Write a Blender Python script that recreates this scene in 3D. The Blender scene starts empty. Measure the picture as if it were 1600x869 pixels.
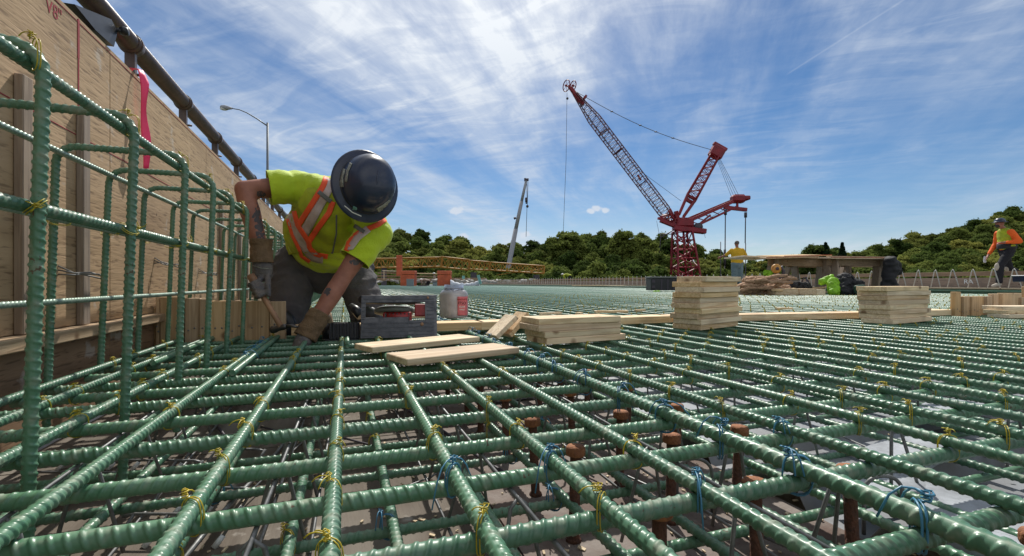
import bpy, bmesh, math, random
import numpy as np
from mathutils import Vector as V, Matrix, noise
from mathutils.bvhtree import BVHTree

random.seed(7); rng = np.random.default_rng(7)
SC = bpy.context.scene
COL = SC.collection
PI = math.pi
R = math.radians

# ------------------------------------------------------------------ camera
TH = R(19.4)                       # camera looks 19.4 degrees right of the lengthwise bars (+Y)
CAMZ = 0.245                       # camera height above the top bars' centres
FPX = 740.0                        # focal length in pixels of a 1600 px wide picture
FW = V((math.sin(TH), math.cos(TH), 0)); RT = V((math.cos(TH), -math.sin(TH), 0)); UP = V((0, 0, 1))
cam_d = bpy.data.cameras.new("camera"); cam = bpy.data.objects.new("camera", cam_d); COL.objects.link(cam)
cam.location = (0, 0, CAMZ); cam.rotation_euler = (PI/2, 0, -TH)
cam_d.sensor_width = 36; cam_d.lens = 36*FPX/1600; cam_d.shift_y = 7.5/1600
def W(px, py, D):                   # the point at depth D seen at that place
    return V((0, 0, CAMZ)) + FW*D + RT*((px-800)/FPX*D) + UP*((442-py)/FPX*D)
cam_d.clip_start = 0.02; cam_d.clip_end = 3000
SC.camera = cam

# ------------------------------------------------------------------ light
SUN_AZ, SUN_EL = R(21), R(50)      # azimuth clockwise from +Y
w = bpy.data.worlds.new("World"); SC.world = w; w.use_nodes = True
nt = w.node_tree; nt.nodes.clear()
def N(t, **k):
    n = nt.nodes.new(t)
    for a, b in k.items(): setattr(n, a, b)
    return n
def LK(a, b): nt.links.new(a, b)
def MATH(op, a, b=None, c=None, clamp=False):
    n = N('ShaderNodeMath', operation=op, use_clamp=clamp)
    for i, x in enumerate((a, b, c)):
        if x is None: continue
        if isinstance(x, (int, float)): n.inputs[i].default_value = x
        else: LK(x, n.inputs[i])
    return n.outputs[0]
out = N('ShaderNodeOutputWorld'); bg = N('ShaderNodeBackground'); LK(bg.outputs[0], out.inputs[0])
sky = N('ShaderNodeTexSky', sky_type='NISHITA'); sky.sun_disc = False
sky.sun_elevation = SUN_EL; sky.sun_rotation = SUN_AZ; sky.air_density = 0.9; sky.dust_density = 0.35; sky.ozone_density = 3.5
bg.inputs[1].default_value = 0.1
hs = N('ShaderNodeHueSaturation'); hs.inputs['Saturation'].default_value = 1.24; hs.inputs['Value'].default_value = 0.85
LK(sky.outputs[0], hs.inputs['Color'])
tc = N('ShaderNodeTexCoord'); sep = N('ShaderNodeSeparateXYZ'); LK(tc.outputs['Generated'], sep.inputs[0])
zz = MATH('MAXIMUM', sep.outputs[2], 0.02); zz = MATH('ADD', zz, 0.09)
px_ = MATH('DIVIDE', sep.outputs[0], zz); py_ = MATH('DIVIDE', sep.outputs[1], zz)
SA = R(40)                          # wind direction of the cirrus
u_ = MATH('ADD', MATH('MULTIPLY', px_, math.sin(SA)), MATH('MULTIPLY', py_, math.cos(SA)))
v_ = MATH('SUBTRACT', MATH('MULTIPLY', px_, math.cos(SA)), MATH('MULTIPLY', py_, math.sin(SA)))
def cloud(su, sv, scale, detail, rough, dist, lo, hi, off):
    cx = N('ShaderNodeCombineXYZ'); LK(MATH('MULTIPLY', u_, su), cx.inputs[0]); LK(MATH('MULTIPLY', v_, sv), cx.inputs[1]); cx.inputs[2].default_value = off
    nz = N('ShaderNodeTexNoise'); nz.inputs['Scale'].default_value = scale; nz.inputs['Detail'].default_value = detail
    nz.inputs['Roughness'].default_value = rough; nz.inputs['Distortion'].default_value = dist
    LK(cx.outputs[0], nz.inputs['Vector'])
    mr = N('ShaderNodeMapRange', interpolation_type='SMOOTHSTEP'); LK(nz.outputs[0], mr.inputs[0])
    mr.inputs[1].default_value = lo; mr.inputs[2].default_value = hi
    return mr.outputs[0]
c1 = cloud(0.30, 1.0, 1.25, 9, 0.60, 0.25, 0.36, 0.74, 3.3)
c2 = cloud(0.5, 0.9, 0.55, 4, 0.5, 0.2, 0.32, 0.60, 1.7)
c3 = cloud(0.6, 1.5, 2.4, 8, 0.62, 0.3, 0.42, 0.78, 9.1)
c4 = cloud(1.9, 0.75, 3.4, 7, 0.6, 0.9, 0.36, 0.70, 5.5)   # ripples across the streaks
c5 = cloud(0.8, 0.8, 0.9, 3, 0.5, 0.4, 0.40, 0.62, 12.5)
# cirrus thickens towards the sun
sd = (math.sin(R(13))*math.cos(SUN_EL), math.cos(R(13))*math.cos(SUN_EL), math.sin(SUN_EL))
dp = N('ShaderNodeVectorMath', operation='DOT_PRODUCT'); LK(tc.outputs['Generated'], dp.inputs[0]); dp.inputs[1].default_value = sd
glow = N('ShaderNodeMapRange', interpolation_type='SMOOTHSTEP'); LK(dp.outputs['Value'], glow.inputs[0])
glow.inputs[1].default_value = 0.80; glow.inputs[2].default_value = 1.0
cf = MATH('MULTIPLY', c1, MATH('ADD', MATH('MULTIPLY', c2, 0.95), 0.16))
cf = MATH('ADD', cf, MATH('MULTIPLY', MATH('MULTIPLY', c3, c2), 0.38))
cf = MATH('MULTIPLY', cf, MATH('ADD', 0.66, MATH('MULTIPLY', c4, 0.38)))
cf = MATH('ADD', cf, MATH('MULTIPLY', MATH('MULTIPLY', c4, c5), 0.17))
cf = MATH('ADD', MATH('MULTIPLY', cf, MATH('ADD', MATH('MULTIPLY', glow.outputs[0], 2.4), 0.80)), MATH('MULTIPLY', glow.outputs[0], 0.20))
hz = N('ShaderNodeMapRange', interpolation_type='SMOOTHSTEP'); LK(sep.outputs[2], hz.inputs[0])
hz.inputs[1].default_value = 0.0; hz.inputs[2].default_value = 0.22; hz.inputs[3].default_value = 0.20; hz.inputs[4].default_value = 0.0
cf = MATH('ADD', cf, hz.outputs[0])
# unseen bright cloud added overhead and behind the camera to lift ambient fill
def ramp(sock, lo, hi, amp):
    n = N('ShaderNodeMapRange', interpolation_type='SMOOTHSTEP'); LK(sock, n.inputs[0]); n.inputs[1].default_value = lo; n.inputs[2].default_value = hi; n.inputs[4].default_value = amp; return n.outputs[0]
bk = N('ShaderNodeVectorMath', operation='DOT_PRODUCT'); LK(tc.outputs['Generated'], bk.inputs[0]); bk.inputs[1].default_value = -FW
over = MATH('MAXIMUM', ramp(sep.outputs[2], .56, .80, 1.0), ramp(bk.outputs['Value'], -.30, .15, 1.0))
cf = MATH('ADD', cf, MATH('MULTIPLY', over, MATH('ADD', MATH('MULTIPLY', c1, .45), .14)))
# contrail and small cumulus puffs above the ridge
def dirof(px, py): return (W(px, py, 1.0)-V((0, 0, CAMZ))).normalized()
nzp = N('ShaderNodeTexNoise'); nzp.inputs['Scale'].default_value = 60; nzp.inputs['Detail'].default_value = 6; LK(tc.outputs['Generated'], nzp.inputs[0])
puff = None
for px0, py0, rad in ((923, 330, .009), (934, 326, .012), (946, 328, .010), (724, 371, .014), (822, 367, .013), (712, 330, .016)):
    d0 = dirof(px0, py0); df = N('ShaderNodeVectorMath', operation='SUBTRACT'); LK(tc.outputs['Generated'], df.inputs[0]); df.inputs[1].default_value = d0
    sc2 = N('ShaderNodeVectorMath', operation='MULTIPLY'); LK(df.outputs[0], sc2.inputs[0]); sc2.inputs[1].default_value = (1, 1, 1.7)
    ln = N('ShaderNodeVectorMath', operation='LENGTH'); LK(sc2.outputs[0], ln.inputs[0])
    q = MATH('SUBTRACT', 1.0, MATH('DIVIDE', ln.outputs['Value'], rad*1.15)); q = ramp(MATH('ADD', q, MATH('MULTIPLY', MATH('SUBTRACT', nzp.outputs[0], .5), 1.6)), .0, .6, .75)
    puff = q if puff is None else MATH('MAXIMUM', puff, q)
d1, d2 = dirof(1252, 102), dirof(1412, 0); nrm_ = d1.cross(d2).normalized(); mid = (d1+d2).normalized()
ct = N('ShaderNodeVectorMath', operation='DOT_PRODUCT'); LK(tc.outputs['Generated'], ct.inputs[0]); ct.inputs[1].default_value = nrm_
cm = N('ShaderNodeVectorMath', operation='DOT_PRODUCT'); LK(tc.outputs['Generated'], cm.inputs[0]); cm.inputs[1].default_value = mid
trail = MATH('MULTIPLY', ramp(MATH('SUBTRACT', .0024, MATH('ABSOLUTE', ct.outputs['Value'])), 0, .0024, .13), ramp(cm.outputs['Value'], math.cos(.10), math.cos(.085), 1.0))
cf = MATH('MINIMUM', MATH('ADD', MATH('ADD', cf, trail), puff), 0.95)
ccol = N('ShaderNodeMix', data_type='RGBA'); LK(glow.outputs[0], ccol.inputs[0])
ccol.inputs[6].default_value = (6.6, 7.3, 8.3, 1); ccol.inputs[7].default_value = (10.5, 10.8, 11.0, 1)
cb = N('ShaderNodeMix', data_type='RGBA'); LK(over, cb.inputs[0]); LK(ccol.outputs[2], cb.inputs[6]); cb.inputs[7].default_value = (10.8, 10.8, 10.7, 1)
mx = N('ShaderNodeMix', data_type='RGBA'); LK(cf, mx.inputs[0]); LK(hs.outputs[0], mx.inputs[6]); LK(cb.outputs[2], mx.inputs[7])
LK(mx.outputs[2], bg.inputs[0])
sun_d = bpy.data.lights.new("sun", 'SUN'); sun = bpy.data.objects.new("sun", sun_d); COL.objects.link(sun)
sun_d.energy = 4.8; sun_d.angle = R(0.7); sun_d.color = (1.0, 0.95, 0.87)
sv = V((math.sin(SUN_AZ)*math.cos(SUN_EL), math.cos(SUN_AZ)*math.cos(SUN_EL), math.sin(SUN_EL)))
sun.rotation_euler = sv.to_track_quat('Z', 'Y').to_euler(); sun.location = sv*60
SC.view_settings.view_transform = 'Standard'; SC.view_settings.look = 'None'; SC.view_settings.gamma = 1
SC.view_settings.exposure = 0.0
SC.cycles.max_bounces = 6; SC.cycles.transparent_max_bounces = 8

# ------------------------------------------------------------------ helpers
def G(px, py, z=0.012):             # the point at height z seen there
    return W(px, py, (CAMZ-z)*FPX/(py-442))
def PR(p):
    d = V(p) - V((0, 0, CAMZ)); D = d.dot(FW)
    if D < 0.02: return None
    return (800+FPX*d.dot(RT)/D, 442-FPX*d.z/D, D)
ORD = ['first', 'second', 'third', 'fourth', 'fifth', 'sixth', 'seventh', 'eighth', 'ninth', 'tenth', 'eleventh', 'twelfth', 'thirteenth',
       'fourteenth', 'fifteenth', 'sixteenth', 'seventeenth', 'eighteenth', 'nineteenth']
TENS = [('twentieth', 'twenty'), ('thirtieth', 'thirty'), ('fortieth', 'forty'), ('fiftieth', 'fifty'), ('sixtieth', 'sixty'), ('seventieth', 'seventy'), ('eightieth', 'eighty'), ('ninetieth', 'ninety')]
for t_, c_ in TENS: ORD += [t_] + [c_+'-'+q for q in ORD[:9]]
ORD += ['hundredth'] + ['hundred-and-'+q for q in ORD[:98]]

def material(name, col, rough=0.6, metal=0.0, spec=0.5, var=0.0, vscale=8.0, bump=0.0, bscale=40.0, stretch=(1, 1, 1), coord='Object',
             col2=None, lo=0.35, hi=0.65, rvar=0.0, rand=0.0, coat=0.0, trans=0.0, sheen=0.0):
    m = bpy.data.materials.new(name); m.use_nodes = True; t = m.node_tree; b = t.nodes['Principled BSDF']
    b.inputs['Base Color'].default_value = (*col, 1); b.inputs['Roughness'].default_value = rough; b.inputs['Metallic'].default_value = metal
    b.inputs['Specular IOR Level'].default_value = spec; b.inputs['Coat Weight'].default_value = coat; b.inputs['Transmission Weight'].default_value = trans
    b.inputs['Sheen Weight'].default_value = sheen
    co = t.nodes.new('ShaderNodeTexCoord'); mp = t.nodes.new('ShaderNodeMapping'); t.links.new(co.outputs[coord], mp.inputs[0]); mp.inputs['Scale'].default_value = stretch
    csock = None
    if col2 is not None or var > 0:
        nz = t.nodes.new('ShaderNodeTexNoise'); nz.inputs['Scale'].default_value = vscale; nz.inputs['Detail'].default_value = 6; nz.inputs['Roughness'].default_value = 0.6
        t.links.new(mp.outputs[0], nz.inputs[0])
        mr = t.nodes.new('ShaderNodeMapRange'); t.links.new(nz.outputs[0], mr.inputs[0]); mr.inputs[1].default_value = lo; mr.inputs[2].default_value = hi
        mi = t.nodes.new('ShaderNodeMix'); mi.data_type = 'RGBA'; t.links.new(mr.outputs[0], mi.inputs[0])
        c2 = col2 if col2 is not None else tuple(c*(1-var) for c in col)
        mi.inputs[6].default_value = (*col, 1); mi.inputs[7].default_value = (*c2, 1); csock = mi.outputs[2]
        if rvar:
            rr = t.nodes.new('ShaderNodeMapRange'); t.links.new(nz.outputs[0], rr.inputs[0]); rr.inputs[1].default_value = 0.3; rr.inputs[2].default_value = 0.7
            rr.inputs[3].default_value = rough-rvar; rr.inputs[4].default_value = rough+rvar; t.links.new(rr.outputs[0], b.inputs['Roughness'])
    if rand > 0:
        oi = t.nodes.new('ShaderNodeObjectInfo'); h = t.nodes.new('ShaderNodeHueSaturation')
        a = t.nodes.new('ShaderNodeMapRange'); t.links.new(oi.outputs['Random'], a.inputs[0]); a.inputs[3].default_value = 1-rand; a.inputs[4].default_value = 1+rand
        t.links.new(a.outputs[0], h.inputs['Value'])
        a2 = t.nodes.new('ShaderNodeMapRange'); t.links.new(oi.outputs['Random'], a2.inputs[0]); a2.inputs[3].default_value = 0.5+rand*0.05; a2.inputs[4].default_value = 0.5-rand*0.05
        t.links.new(a2.outputs[0], h.inputs['Hue'])
        if csock: t.links.new(csock, h.inputs['Color'])
        else: h.inputs['Color'].default_value = (*col, 1)
        csock = h.outputs[0]
    if csock: t.links.new(csock, b.inputs['Base Color'])
    if bump > 0:
        n2 = t.nodes.new('ShaderNodeTexNoise'); n2.inputs['Scale'].default_value = bscale; n2.inputs['Detail'].default_value = 5; t.links.new(mp.outputs[0], n2.inputs[0])
        bp = t.nodes.new('ShaderNodeBump'); bp.inputs['Strength'].default_value = bump; bp.inputs['Distance'].default_value = 0.01
        t.links.new(n2.outputs[0], bp.inputs['Height']); t.links.new(bp.outputs[0], b.inputs['Normal'])
    return m

def wood(name, c1_, c2_, axis=0, rough=0.75, knots=True, scale=1.0):
    """sawn timber: grain bands along one axis, pores, an occasional knot; colour differs a little from board to board"""
    m = bpy.data.materials.new(name); m.use_nodes = True; t = m.node_tree; b = t.nodes['Principled BSDF']; b.inputs['Roughness'].default_value = rough
    b.inputs['Specular IOR Level'].default_value = 0.3
    L = t.links.new
    co = t.nodes.new('ShaderNodeTexCoord'); oi = t.nodes.new('ShaderNodeObjectInfo'); ad = t.nodes.new('ShaderNodeVectorMath'); ad.operation = 'ADD'
    sc_ = t.nodes.new('ShaderNodeVectorMath'); sc_.operation = 'SCALE'; sc_.inputs[0].default_value = (9, 17, 13); L(oi.outputs['Random'], sc_.inputs['Scale'])
    L(co.outputs['Object'], ad.inputs[0]); L(sc_.outputs[0], ad.inputs[1])
    mp = t.nodes.new('ShaderNodeMapping'); L(ad.outputs[0], mp.inputs[0]); s = [22*scale]*3; s[axis] = 1.1*scale; mp.inputs['Scale'].default_value = s
    nz = t.nodes.new('ShaderNodeTexNoise'); nz.inputs['Scale'].default_value = 1.6; nz.inputs['Detail'].default_value = 3; nz.inputs['Distortion'].default_value = 0.6; L(mp.outputs[0], nz.inputs[0])
    mu = t.nodes.new('ShaderNodeMath'); mu.operation = 'MULTIPLY'; mu.inputs[1].default_value = 26; L(nz.outputs[0], mu.inputs[0])
    si = t.nodes.new('ShaderNodeMath'); si.operation = 'SINE'; L(mu.outputs[0], si.inputs[0])
    mp2 = t.nodes.new('ShaderNodeMapping'); L(ad.outputs[0], mp2.inputs[0]); s = [160*scale]*3; s[axis] = 5*scale; mp2.inputs['Scale'].default_value = s
    n2 = t.nodes.new('ShaderNodeTexNoise'); n2.inputs['Scale'].default_value = 1.4; n2.inputs['Detail'].default_value = 4; L(mp2.outputs[0], n2.inputs[0])
    a = t.nodes.new('ShaderNodeMath'); a.operation = 'MULTIPLY_ADD'; a.inputs[1].default_value = 0.34; a.inputs[2].default_value = 0.22; L(si.outputs[0], a.inputs[0])
    a2 = t.nodes.new('ShaderNodeMath'); a2.operation = 'MULTIPLY_ADD'; a2.inputs[1].default_value = 0.55; L(n2.outputs[0], a2.inputs[0]); L(a.outputs[0], a2.inputs[2])
    mi = t.nodes.new('ShaderNodeMix'); mi.data_type = 'RGBA'; L(a2.outputs[0], mi.inputs[0]); mi.inputs[6].default_value = (*c1_, 1); mi.inputs[7].default_value = (*c2_, 1)
    h = t.nodes.new('ShaderNodeHueSaturation'); L(mi.outputs[2], h.inputs['Color'])
    r1 = t.nodes.new('ShaderNodeMapRange'); L(oi.outputs['Random'], r1.inputs[0]); r1.inputs[3].default_value = 0.84; r1.inputs[4].default_value = 1.12; L(r1.outputs[0], h.inputs['Value'])
    r2 = t.nodes.new('ShaderNodeMath'); r2.operation = 'FRACT'; r3 = t.nodes.new('ShaderNodeMath'); r3.operation = 'MULTIPLY'; r3.inputs[1].default_value = 7.31
    L(oi.outputs['Random'], r3.inputs[0]); L(r3.outputs[0], r2.inputs[0])
    r4 = t.nodes.new('ShaderNodeMapRange'); L(r2.outputs[0], r4.inputs[0]); r4.inputs[3].default_value = 0.8; r4.inputs[4].default_value = 1.12; L(r4.outputs[0], h.inputs['Saturation'])
    last = h.outputs[0]
    if knots:
        vo = t.nodes.new('ShaderNodeTexVoronoi'); vo.inputs['Scale'].default_value = 6.5; L(ad.outputs[0], vo.inputs['Vector'])
        kr = t.nodes.new('ShaderNodeMapRange'); L(vo.outputs['Distance'], kr.inputs[0]); kr.inputs[1].default_value = 0.07; kr.inputs[2].default_value = 0.14; kr.inputs[3].default_value = 0.85; kr.inputs[4].default_value = 0
        k = t.nodes.new('ShaderNodeMix'); k.data_type = 'RGBA'; L(kr.outputs[0], k.inputs[0]); L(last, k.inputs[6]); k.inputs[7].default_value = (c2_[0]*.35, c2_[1]*.28, c2_[2]*.25, 1); last = k.outputs[2]
    # handling dirt
    n3 = t.nodes.new('ShaderNodeTexNoise'); n3.inputs['Scale'].default_value = 7; n3.inputs['Detail'].default_value = 6; L(ad.outputs[0], n3.inputs[0])
    d = t.nodes.new('ShaderNodeMapRange'); L(n3.outputs[0], d.inputs[0]); d.inputs[1].default_value = 0.50; d.inputs[2].default_value = 0.75; d.inputs[4].default_value = 0.35
    k2 = t.nodes.new('ShaderNodeMix'); k2.data_type = 'RGBA'; L(d.outputs[0], k2.inputs[0]); L(last, k2.inputs[6]); k2.inputs[7].default_value = (.16, .13, .10, 1)
    L(k2.outputs[2], b.inputs['Base Color'])
    bp = t.nodes.new('ShaderNodeBump'); bp.inputs['Strength'].default_value = 0.35; bp.inputs['Distance'].default_value = 0.002; L(a2.outputs[0], bp.inputs['Height']); L(bp.outputs[0], b.inputs['Normal'])
    return m

def plywood(name, c1_, c2_, dark, dash=True, dirt=0.3):
    """sheet faces: broad streaks along local Y, short dark checks, screw dents"""
    m = bpy.data.materials.new(name); m.use_nodes = True; t = m.node_tree; b = t.nodes['Principled BSDF']; b.inputs['Roughness'].default_value = 0.8
    b.inputs['Specular IOR Level'].default_value = 0.25
    L = t.links.new; co = t.nodes.new('ShaderNodeTexCoord')
    def nz(sx, sy, sz, sc, det, dist=0.0):
        mp = t.nodes.new('ShaderNodeMapping'); L(co.outputs['Object'], mp.inputs[0]); mp.inputs['Scale'].default_value = (sx, sy, sz)
        n = t.nodes.new('ShaderNodeTexNoise'); n.inputs['Scale'].default_value = sc; n.inputs['Detail'].default_value = det; n.inputs['Distortion'].default_value = dist; L(mp.outputs[0], n.inputs[0]); return n.outputs[0]
    def mr(s, a, b_, c=0.0, d=1.0):
        n = t.nodes.new('ShaderNodeMapRange'); L(s, n.inputs[0]); n.inputs[1].default_value = a; n.inputs[2].default_value = b_; n.inputs[3].default_value = c; n.inputs[4].default_value = d; return n.outputs[0]
    def mix(f, a, c):
        n = t.nodes.new('ShaderNodeMix'); n.data_type = 'RGBA'; L(f, n.inputs[0])
        if isinstance(a, tuple): n.inputs[6].default_value = (*a, 1)
        else: L(a, n.inputs[6])
        n.inputs[7].default_value = (*c, 1); return n.outputs[2]
    c = mix(mr(nz(16, 0.8, 16, 1.3, 6, 0.4), 0.35, 0.65), c1_, c2_)
    c = mix(mr(nz(1, 1, 1, 2.3, 8), 0.48, 0.70, 0, dirt), c, dark); c = mix(mr(nz(1, 1, 1, 11, 8), 0.64, 0.70, 0, .5), c, (.50, .47, .42))
    chk = nz(120, 13, 120, 1.0, 2, 0.3)
    if dash:
        c = mix(mr(chk, 0.56, 0.68, 0, 0.55), c, (dark[0]*.6, dark[1]*.55, dark[2]*.5))
        vo = t.nodes.new('ShaderNodeTexVoronoi'); vo.inputs['Scale'].default_value = 5.0; L(co.outputs['Object'], vo.inputs['Vector'])
        c = mix(mr(vo.outputs['Distance'], 0.02, 0.045, 0.8, 0), c, (.04, .03, .02))
    L(c, b.inputs['Base Color'])
    bp = t.nodes.new('ShaderNodeBump'); bp.inputs['Strength'].default_value = 0.5; bp.inputs['Distance'].default_value = 0.003; bp.invert = True; L(chk, bp.inputs['Height']); L(bp.outputs[0], b.inputs['Normal'])
    return m

def rebar_material(name, bumpy=False):
    m = material(name, (.074, .178, .104), rough=0.37, var=0.0, col2=(.115, .22, .145), vscale=18, lo=0.42, hi=0.66, rvar=0.08, rand=0.16, spec=0.5)
    t = m.node_tree; b = t.nodes['Principled BSDF']; L = t.links.new
    co = t.nodes.new('ShaderNodeTexCoord')
    # cement dust and scuffs
    n = t.nodes.new('ShaderNodeTexNoise'); n.inputs['Scale'].default_value = 55; n.inputs['Detail'].default_value = 7; L(co.outputs['Object'], n.inputs[0])
    src = b.inputs['Base Color'].links[0].from_socket
    r = t.nodes.new('ShaderNodeMapRange'); L(n.outputs[0], r.inputs[0]); r.inputs[1].default_value = .53; r.inputs[2].default_value = .72; r.inputs[4].default_value = .6
    mi = t.nodes.new('ShaderNodeMix'); mi.data_type = 'RGBA'; L(r.outputs[0], mi.inputs[0]); L(src, mi.inputs[6]); mi.inputs[7].default_value = (.27, .28, .21, 1); L(mi.outputs[2], b.inputs['Base Color'])
    n2 = t.nodes.new('ShaderNodeTexNoise'); n2.inputs['Scale'].default_value = 130; n2.inputs['Detail'].default_value = 3; L(co.outputs['Object'], n2.inputs[0])
    n3 = t.nodes.new('ShaderNodeTexNoise'); n3.inputs['Scale'].default_value = 9; n3.inputs['Detail'].default_value = 4; L(co.outputs['Object'], n3.inputs[0])
    ml = t.nodes.new('ShaderNodeMath'); ml.operation = 'MULTIPLY'; L(n2.outputs[0], ml.inputs[0]); L(n3.outputs[0], ml.inputs[1])
    r2 = t.nodes.new('ShaderNodeMapRange'); L(ml.outputs[0], r2.inputs[0]); r2.inputs[1].default_value = .385; r2.inputs[2].default_value = .41; r2.inputs[4].default_value = .9
    m2 = t.nodes.new('ShaderNodeMix'); m2.data_type = 'RGBA'; L(r2.outputs[0], m2.inputs[0]); L(mi.outputs[2], m2.inputs[6]); m2.inputs[7].default_value = (.10, .055, .03, 1); L(m2.outputs[2], b.inputs['Base Color'])
    ra = t.nodes.new('ShaderNodeMath'); ra.operation = 'MULTIPLY_ADD'; L(r.outputs[0], ra.inputs[0]); ra.inputs[1].default_value = .5; L(b.inputs['Roughness'].links[0].from_socket, ra.inputs[2]); L(ra.outputs[0], b.inputs['Roughness'])
    if bumpy:
        wv = t.nodes.new('ShaderNodeTexWave'); wv.wave_type = 'BANDS'; wv.bands_direction = 'X'; wv.inputs['Scale'].default_value = 0.314/0.0145/1.0
        wv.inputs['Distortion'].default_value = 0.4; L(co.outputs['Object'], wv.inputs[0])
        bp = t.nodes.new('ShaderNodeBump'); bp.inputs['Strength'].default_value = 0.55; bp.inputs['Distance'].default_value = 0.0014; L(wv.outputs[1], bp.inputs['Height']); L(bp.outputs[0], b.inputs['Normal'])
    return m

M = {}
M['pale_bar'] = material('highlight_pale_bar', (.30, .38, .32), 0.36, metal=0.25, col2=(.16, .25, .19), vscale=25)  # pale tone puts the silvery sun highlight into the thin bars' colour
M['pale_steel'] = material('pale_weathered_steel', (.50, .49, .45), 0.55, col2=(.34, .33, .30), vscale=20)
M['epoxy'] = rebar_material('green_epoxy'); M['epoxy_far'] = rebar_material('green_epoxy_far', True)
M['pine'] = wood('pine', (.76, .58, .36), (.53, .35, .18), 0)
M['pine_z'] = wood('pine_upright', (.60, .43, .25), (.44, .29, .15), 2)
M['pine_y'] = wood('pine_y', (.52, .37, .21), (.36, .23, .12), 1)
M['pine_pale'] = wood('pine_pale', (.80, .66, .44), (.60, .44, .26), 0)
M['weather'] = wood('weathered_timber', (.40, .27, .165), (.26, .17, .10), 0)
M['weather_z'] = wood('weathered_timber_upright', (.36, .28, .21), (.24, .18, .135), 2)
M['weather_y'] = wood('weathered_timber_long', (.34, .235, .155), (.22, .15, .10), 1)
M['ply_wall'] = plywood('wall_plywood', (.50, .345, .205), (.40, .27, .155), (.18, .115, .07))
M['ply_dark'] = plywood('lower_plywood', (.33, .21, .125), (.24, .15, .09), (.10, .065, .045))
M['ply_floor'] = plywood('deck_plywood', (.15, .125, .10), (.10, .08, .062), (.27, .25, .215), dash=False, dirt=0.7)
M['redply'] = material('red_edged_sheet', (.30, .055, .03), 0.6, var=0.4)
M['yellow_wire'] = material('yellow_wire', (.46, .37, .02), 0.45, rand=0.15)
M['blue_wire'] = material('blue_wire', (.05, .19, .31), 0.4, rand=0.15)
M['grey_wire'] = material('galvanised_wire', (.22, .225, .225), 0.5, metal=0.4, var=0.4, vscale=60)
M['white_tip'] = material('white_plastic_tip', (.72, .73, .72), 0.4)
M['rust'] = material('rusty_steel', (.13, .05, .026), 0.85, col2=(.055, .026, .018), vscale=70, bump=0.6, bscale=200)
M['rust_head'] = material('bright_rust', (.36, .15, .06), 0.85, col2=(.19, .075, .04), vscale=60, bump=0.5, bscale=220)
M['flange'] = material('dusty_flange', (.20, .17, .15), 0.8, col2=(.10, .06, .045), vscale=9, bump=0.3, bscale=60)
M['deckform'] = material('galvanised_form', (.27, .295, .33), 0.6, metal=0.1, col2=(.17, .17, .17), vscale=5, bump=0.15, bscale=30)
M['foam'] = material('white_foam', (.40, .43, .47), 0.8, var=0.5, vscale=12, bump=0.2)
M['tube'] = material('brown_painted_tube', (.105, .065, .052), 0.42, var=0.4, vscale=14, bump=0.15, bscale=90, coat=0.1)
M['black'] = material('black_fabric', (.012, .012, .014), 0.75, bump=0.3, bscale=80)
M['blackpl'] = material('black_plastic', (.018, .02, .026), 0.38, var=0.5, vscale=30)
M['pink'] = material('pink_tape', (.95, .045, .16), 0.45)
M['redchalk'] = material('red_chalk', (.30, .03, .045), 0.9)
M['concrete'] = material('concrete', (.40, .38, .35), 0.9, var=0.3, vscale=2, bump=0.3)
M['red_paint'] = material('red_crane_paint', (.27, .010, .024), 0.5, var=0.35, vscale=0.6)
M['dark_steel'] = material('dark_steel', (.055, .045, .06), 0.55)
M['boom_steel'] = material('boom_steel', (.105, .03, .045), 0.55)
M['cable'] = material('steel_cable', (.05, .055, .07), 0.6)
M['grey_paint'] = material('grey_crane_paint', (.30, .31, .34), 0.5)
M['yellow_paint'] = material('yellow_truss_paint', (.42, .20, .025), 0.6, var=0.35, vscale=0.8)
M['orange_box'] = material('orange_box_paint', (.52, .105, .035), 0.6, var=0.3, vscale=3)
M['grey_box'] = material('grey_plastic', (.17, .21, .22), 0.5)
M['lamp_grey'] = material('galvanised_pole', (.16, .18, .20), 0.5, metal=0.5)
M['lens'] = material('lamp_lens', (.62, .63, .60), 0.25)
M['skin'] = material('tanned_skin', (.34, .145, .095), 0.55, col2=(.22, .085, .055), vscale=14, bump=0.12, bscale=140, spec=0.4)
M['hair'] = material('dark_hair', (.03, .022, .018), 0.7)
M['hair_grey'] = material('greying_hair', (.10, .085, .08), 0.8)
M['ink'] = material('tattoo_ink', (.075, .065, .068), 0.6, var=0.3)
M['lime'] = material('lime_jersey', (.46, .62, .012), 0.75, var=0.16, vscale=9, bump=0.25, bscale=120, sheen=0.2)
M['vest_yellow'] = material('vest_mesh', (.40, .46, .015), 0.8, col2=(.26, .30, .02), vscale=11, bump=0.35, bscale=420)
M['vest_orange'] = material('vest_orange_tape', (.90, .10, .02), 0.6, var=0.2)
M['vest_silver'] = material('reflective_tape', (.52, .44, .41), 0.5, metal=0.2, col2=(.40, .32, .29), vscale=20, bump=0.3, bscale=60)
M['grey_strap'] = material('grey_strap', (.13, .14, .13), 0.7)
M['trousers'] = material('charcoal_work_trousers', (.052, .050, .058), 0.9, col2=(.09, .083, .083), vscale=8, bump=0.5, bscale=50)
M['glove_cuff'] = material('tan_glove_cuff', (.19, .12, .062), 0.85, var=0.35, vscale=25, bump=0.5, bscale=160)
M['glove'] = material('grey_rubber_glove', (.085, .085, .095), 0.7, col2=(.16, .14, .125), vscale=30, bump=0.5, bscale=130)
M['helmet'] = material('navy_helmet', (.012, .022, .055), 0.33, var=0.3, vscale=15, coat=0.15, spec=0.5)
M['scuff'] = material('scraped_sticker', (.34, .35, .30), 0.6, var=0.6, vscale=90)
M['white'] = material('white_print', (.72, .74, .72), 0.6)
M['hammer'] = material('worn_hammer_steel', (.12, .115, .115), 0.35, metal=0.8, var=0.4, vscale=30)
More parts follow.
